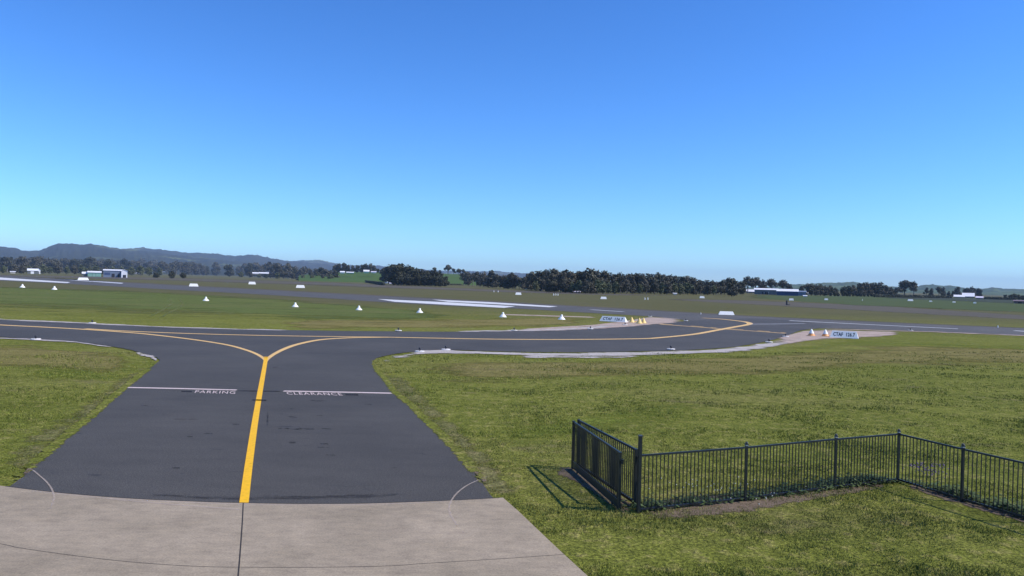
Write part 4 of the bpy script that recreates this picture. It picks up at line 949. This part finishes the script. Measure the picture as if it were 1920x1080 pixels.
# blue hangar on the right
shed('hangar', 1415.5, 1457.5, 552.3, 8.6, 2.6, 16, GY, WR, 'long dark-walled hangar with white roof and open bay', 'x', [(.32, .62, .55, DK)], windows=[(.36, .45, .12, .48, W_), (.50, .56, .12, .5, CR), (.57, .62, .05, .6, W_)])
shed('annexe', 1400, 1415, 549.3, 2.4, 3.8, 12, GY, WR, 'low white-roofed wing at the left end of the long dark hangar', 'x')
shed('hangar', 1457.8, 1495, 554.3, 7.8, 4.0, 18, BL, WR, 'deep blue hangar with white roof joined to the long dark hangar', 'x')
shed('annexe', 1495, 1510.5, 554.4, 6.6, 2.2, 12, GB, GB, 'grey-blue lean-to at the right end of the deep blue hangar', 'x')
shed('shed', 1513, 1531, 552.6, 2.2, 1.4, 8, CR, CR, 'low cream shed row beneath the trees right of the blue hangar', 'x')
shed('shed', 1506.8, 1512.2, 556.6, 1.5, .9, 3, W_, WR, 'tiny white hut in the grass before the lean-to', 'x')
# farmhouse
shed('farmhouse', 1806, 1825, 558.4, 2.6, 6.2, 14, GY, WR, 'farmhouse with a steep pale roof among dark trees', 'x', [(.45, .55, .8, DK)])
shed('verandah', 1790, 1807, 558.2, 1.6, 3.4, 10, GY, WR, 'low pale-roofed verandah wing left of the farmhouse', 'x')
shed('shed', 1831, 1842, 560.3, 1.8, 2.6, 9, GY, LV, 'small pale-roofed outbuilding right of the farmhouse', 'x')
shed('shed', 1904, 1935, 569.5, 4.2, 1.6, 10, BR, BR, 'low brown shed cut by the right edge of the picture', 'x', [(.2, .4, .7, DK)])

# ------------------------------------------------------------------ grass blades
def inside(px, py, polyg):
    x = px; y = py; n = len(polyg); c = np.zeros(len(x), bool); j = n - 1
    for i in range(n):
        xi, yi = polyg[i]; xj, yj = polyg[j]
        cond = ((yi > y) != (yj > y)) & (x < (xj - xi) * (y - yi) / (yj - yi + 1e-12) + xi)
        c ^= cond; j = i
    return c
def ground_np(u, v):
    dx = Fw.x + R_.x * (u - 960) / F + U_.x * (540 - v) / F
    dy = Fw.y + R_.y * (u - 960) / F + U_.y * (540 - v) / F
    dz = Fw.z + R_.z * (u - 960) / F + U_.z * (540 - v) / F
    t = -CAMH / dz; return dx * t, dy * t
TXP = [(p.x, p.y) for p in TX]
def blades(name, N, vr, hr, label, mat, spread=0.05, ur=(-250, 2200), nb=4):
    v = rng.uniform(vr[0], vr[1], N); u = rng.uniform(*ur, N)
    X, Y = ground_np(u, v)
    keep = ~inside(X, Y, TXP) & ~inside(X, Y, CC)
    X, Y = X[keep], Y[keep]; n = len(X)
    den = np.array([mnoise.noise(Vector((a * .35, b * .5, 0))) + .5 * mnoise.noise(Vector((a * 1.7, b * 1.7, 3))) for a, b in zip(X, Y)])
    k2 = (den + 0.55) > rng.random(n) * 0.9
    X, Y, den = X[k2], Y[k2], den[k2]; n = len(X)
    sc = np.clip(Y / 20, 0.8, 3.2)
    X = np.repeat(X, nb); Y = np.repeat(Y, nb); sc = np.repeat(sc, nb); den = np.repeat(den, nb); m = n * nb
    X = X + rng.normal(0, spread, m) * sc; Y = Y + rng.normal(0, spread, m) * sc
    a = rng.uniform(0, 6.283, m); h = rng.uniform(*hr, m) * (0.7 + np.clip(den, -.3, .6)) * np.sqrt(sc); wd = rng.uniform(.006, .012, m) * sc
    le = rng.uniform(0.2, 0.9, m) * h; b = rng.uniform(0, 6.283, m)
    co = np.zeros((m, 3, 3), np.float32)
    co[:, 0, 0] = X - np.cos(a) * wd; co[:, 0, 1] = Y - np.sin(a) * wd
    co[:, 1, 0] = X + np.cos(a) * wd; co[:, 1, 1] = Y + np.sin(a) * wd
    co[:, 2, 0] = X + np.cos(b) * le; co[:, 2, 1] = Y + np.sin(b) * le; co[:, 2, 2] = h
    co[:, 0, 2] = -.005; co[:, 1, 2] = -.005
    me = bpy.data.meshes.new(name); me.vertices.add(m * 3); me.vertices.foreach_set('co', co.ravel())
    me.loops.add(m * 3); me.loops.foreach_set('vertex_index', np.arange(m * 3, dtype=np.int32))
    me.polygons.add(m); me.polygons.foreach_set('loop_start', np.arange(m, dtype=np.int32) * 3)
    try: me.polygons.foreach_set('loop_total', np.full(m, 3, np.int32))
    except Exception: pass
    me.update(calc_edges=True); me.validate()
    me.materials.append(mat); o = bpy.data.objects.new(name, me); link(o); tag(o, label, 'grass', kind='stuff'); return o
def m_blade():
    k = NT('grass_blades'); c, fi, sm = grass_color(k, [(0.065, 0.088, 0.015), (0.135, 0.165, 0.03), (0.21, 0.225, 0.055), (0.30, 0.25, 0.11)], False)
    hi = k.noise(30, 2, .5); c = k.mix(0.9, c, k.ramp(hi, [(0.34, (.4, .42, .45)), (.5, (1, 1, 1)), (.64, (1.9, 1.8, 1.5))]), 'MULTIPLY')
    k.color(c); k.b.inputs['Roughness'].default_value = .75; k.b.inputs['Specular IOR Level'].default_value = .15
    return k.m
M['blade'] = m_blade()
blades('grass', 130000, (660, 1100), (0.025, 0.07), 'short mown grass around the paved stub and the fence', M['blade'])

# weeds along the fence foot
m = MB(); rr = random.Random(5)
def weeds(path, n, off, hh, m):
    for i in range(n):
        t = rr.random() * (len(path) - 1); j = int(t); p = path[j].lerp(path[j + 1], t - j)
        q = mnoise.noise(Vector((p.x * 1.3, p.y * 1.3, 0)))
        if q < -0.1 and rr.random() < .7: continue
        x = p.x + rr.gauss(off[0], .14); y = p.y + abs(rr.gauss(off[1], .22)); h = rr.uniform(.05, hh) * (1 + q)
        for _ in range(3):
            a = rr.uniform(0, 6.28); w = rr.uniform(.012, .03); c = Vector((x + rr.gauss(0, .03), y + rr.gauss(0, .03), h * rr.uniform(.3, 1)))
            d = Vector((math.cos(a), math.sin(a), rr.uniform(-.3, .5))) * w * 2; e = Vector((-math.sin(a), math.cos(a), rr.uniform(-.4, .4))) * w
            m.add([c - d, c + e, c + d, c - e], [(0, 1, 2, 3)])
weeds([fp[0], fp[1], fp[2], fp[3]], 1700, (0, .18), .16, m); weeds([fp[3], fp[4], fp[5], fp[6]], 1500, (.25, .1), .18, m)
tag(m.build('weeds', M['leaf_weed']), 'dark green weeds growing along the inside foot of the fence', 'weeds', kind='stuff')
m = MB()
M['flower'] = plain('pale_flowers', (0.6, 0.6, 0.55), .8); M['purple'] = plain('purple_flowers', (0.20, 0.12, 0.24), .8)
def dots(c, n, sp, hh, w):
    m = MB()
    for i in range(n):
        p = c + Vector((rr.gauss(0, sp), rr.gauss(0, sp * .7), 0)); z = rr.uniform(.06, hh)
        m.box((p.x, p.y, z), (w, w, w), rz=rr.random() * 3)
    return m
tag(dots(g(1735, 893), 90, .22, .34, .022).build('purple_flowers', M['purple']), 'purple flowering patch behind the fence right of its corner', 'flowers', kind='stuff')
tag(dots(g(1340, 925), 70, .8, .16, .016).build('white_flowers', M['flower']), 'tiny white flowers along the foot of the front fence run', 'flowers', kind='stuff')

# ------------------------------------------------------------------ air
hb = MB(); hb.box((0, 6000, 149), (27000, 17000, 302)); HZ = hb.mesh('haze', bpy.data.materials.new('haze'))
hm = HZ.materials[0]; hm.use_nodes = True; t = hm.node_tree; t.nodes.clear()
pv = t.nodes.new('ShaderNodeVolumePrincipled'); pv.inputs['Color'].default_value = (0.55, 0.74, 1.0, 1); pv.inputs['Density'].default_value = 7.5e-5
pv.inputs['Anisotropy'].default_value = 0.0
ou = t.nodes.new('ShaderNodeOutputMaterial'); t.links.new(pv.outputs[0], ou.inputs['Volume'])
ho = bpy.data.objects.new('haze', HZ); link(ho); ho['kind'] = 'stuff'
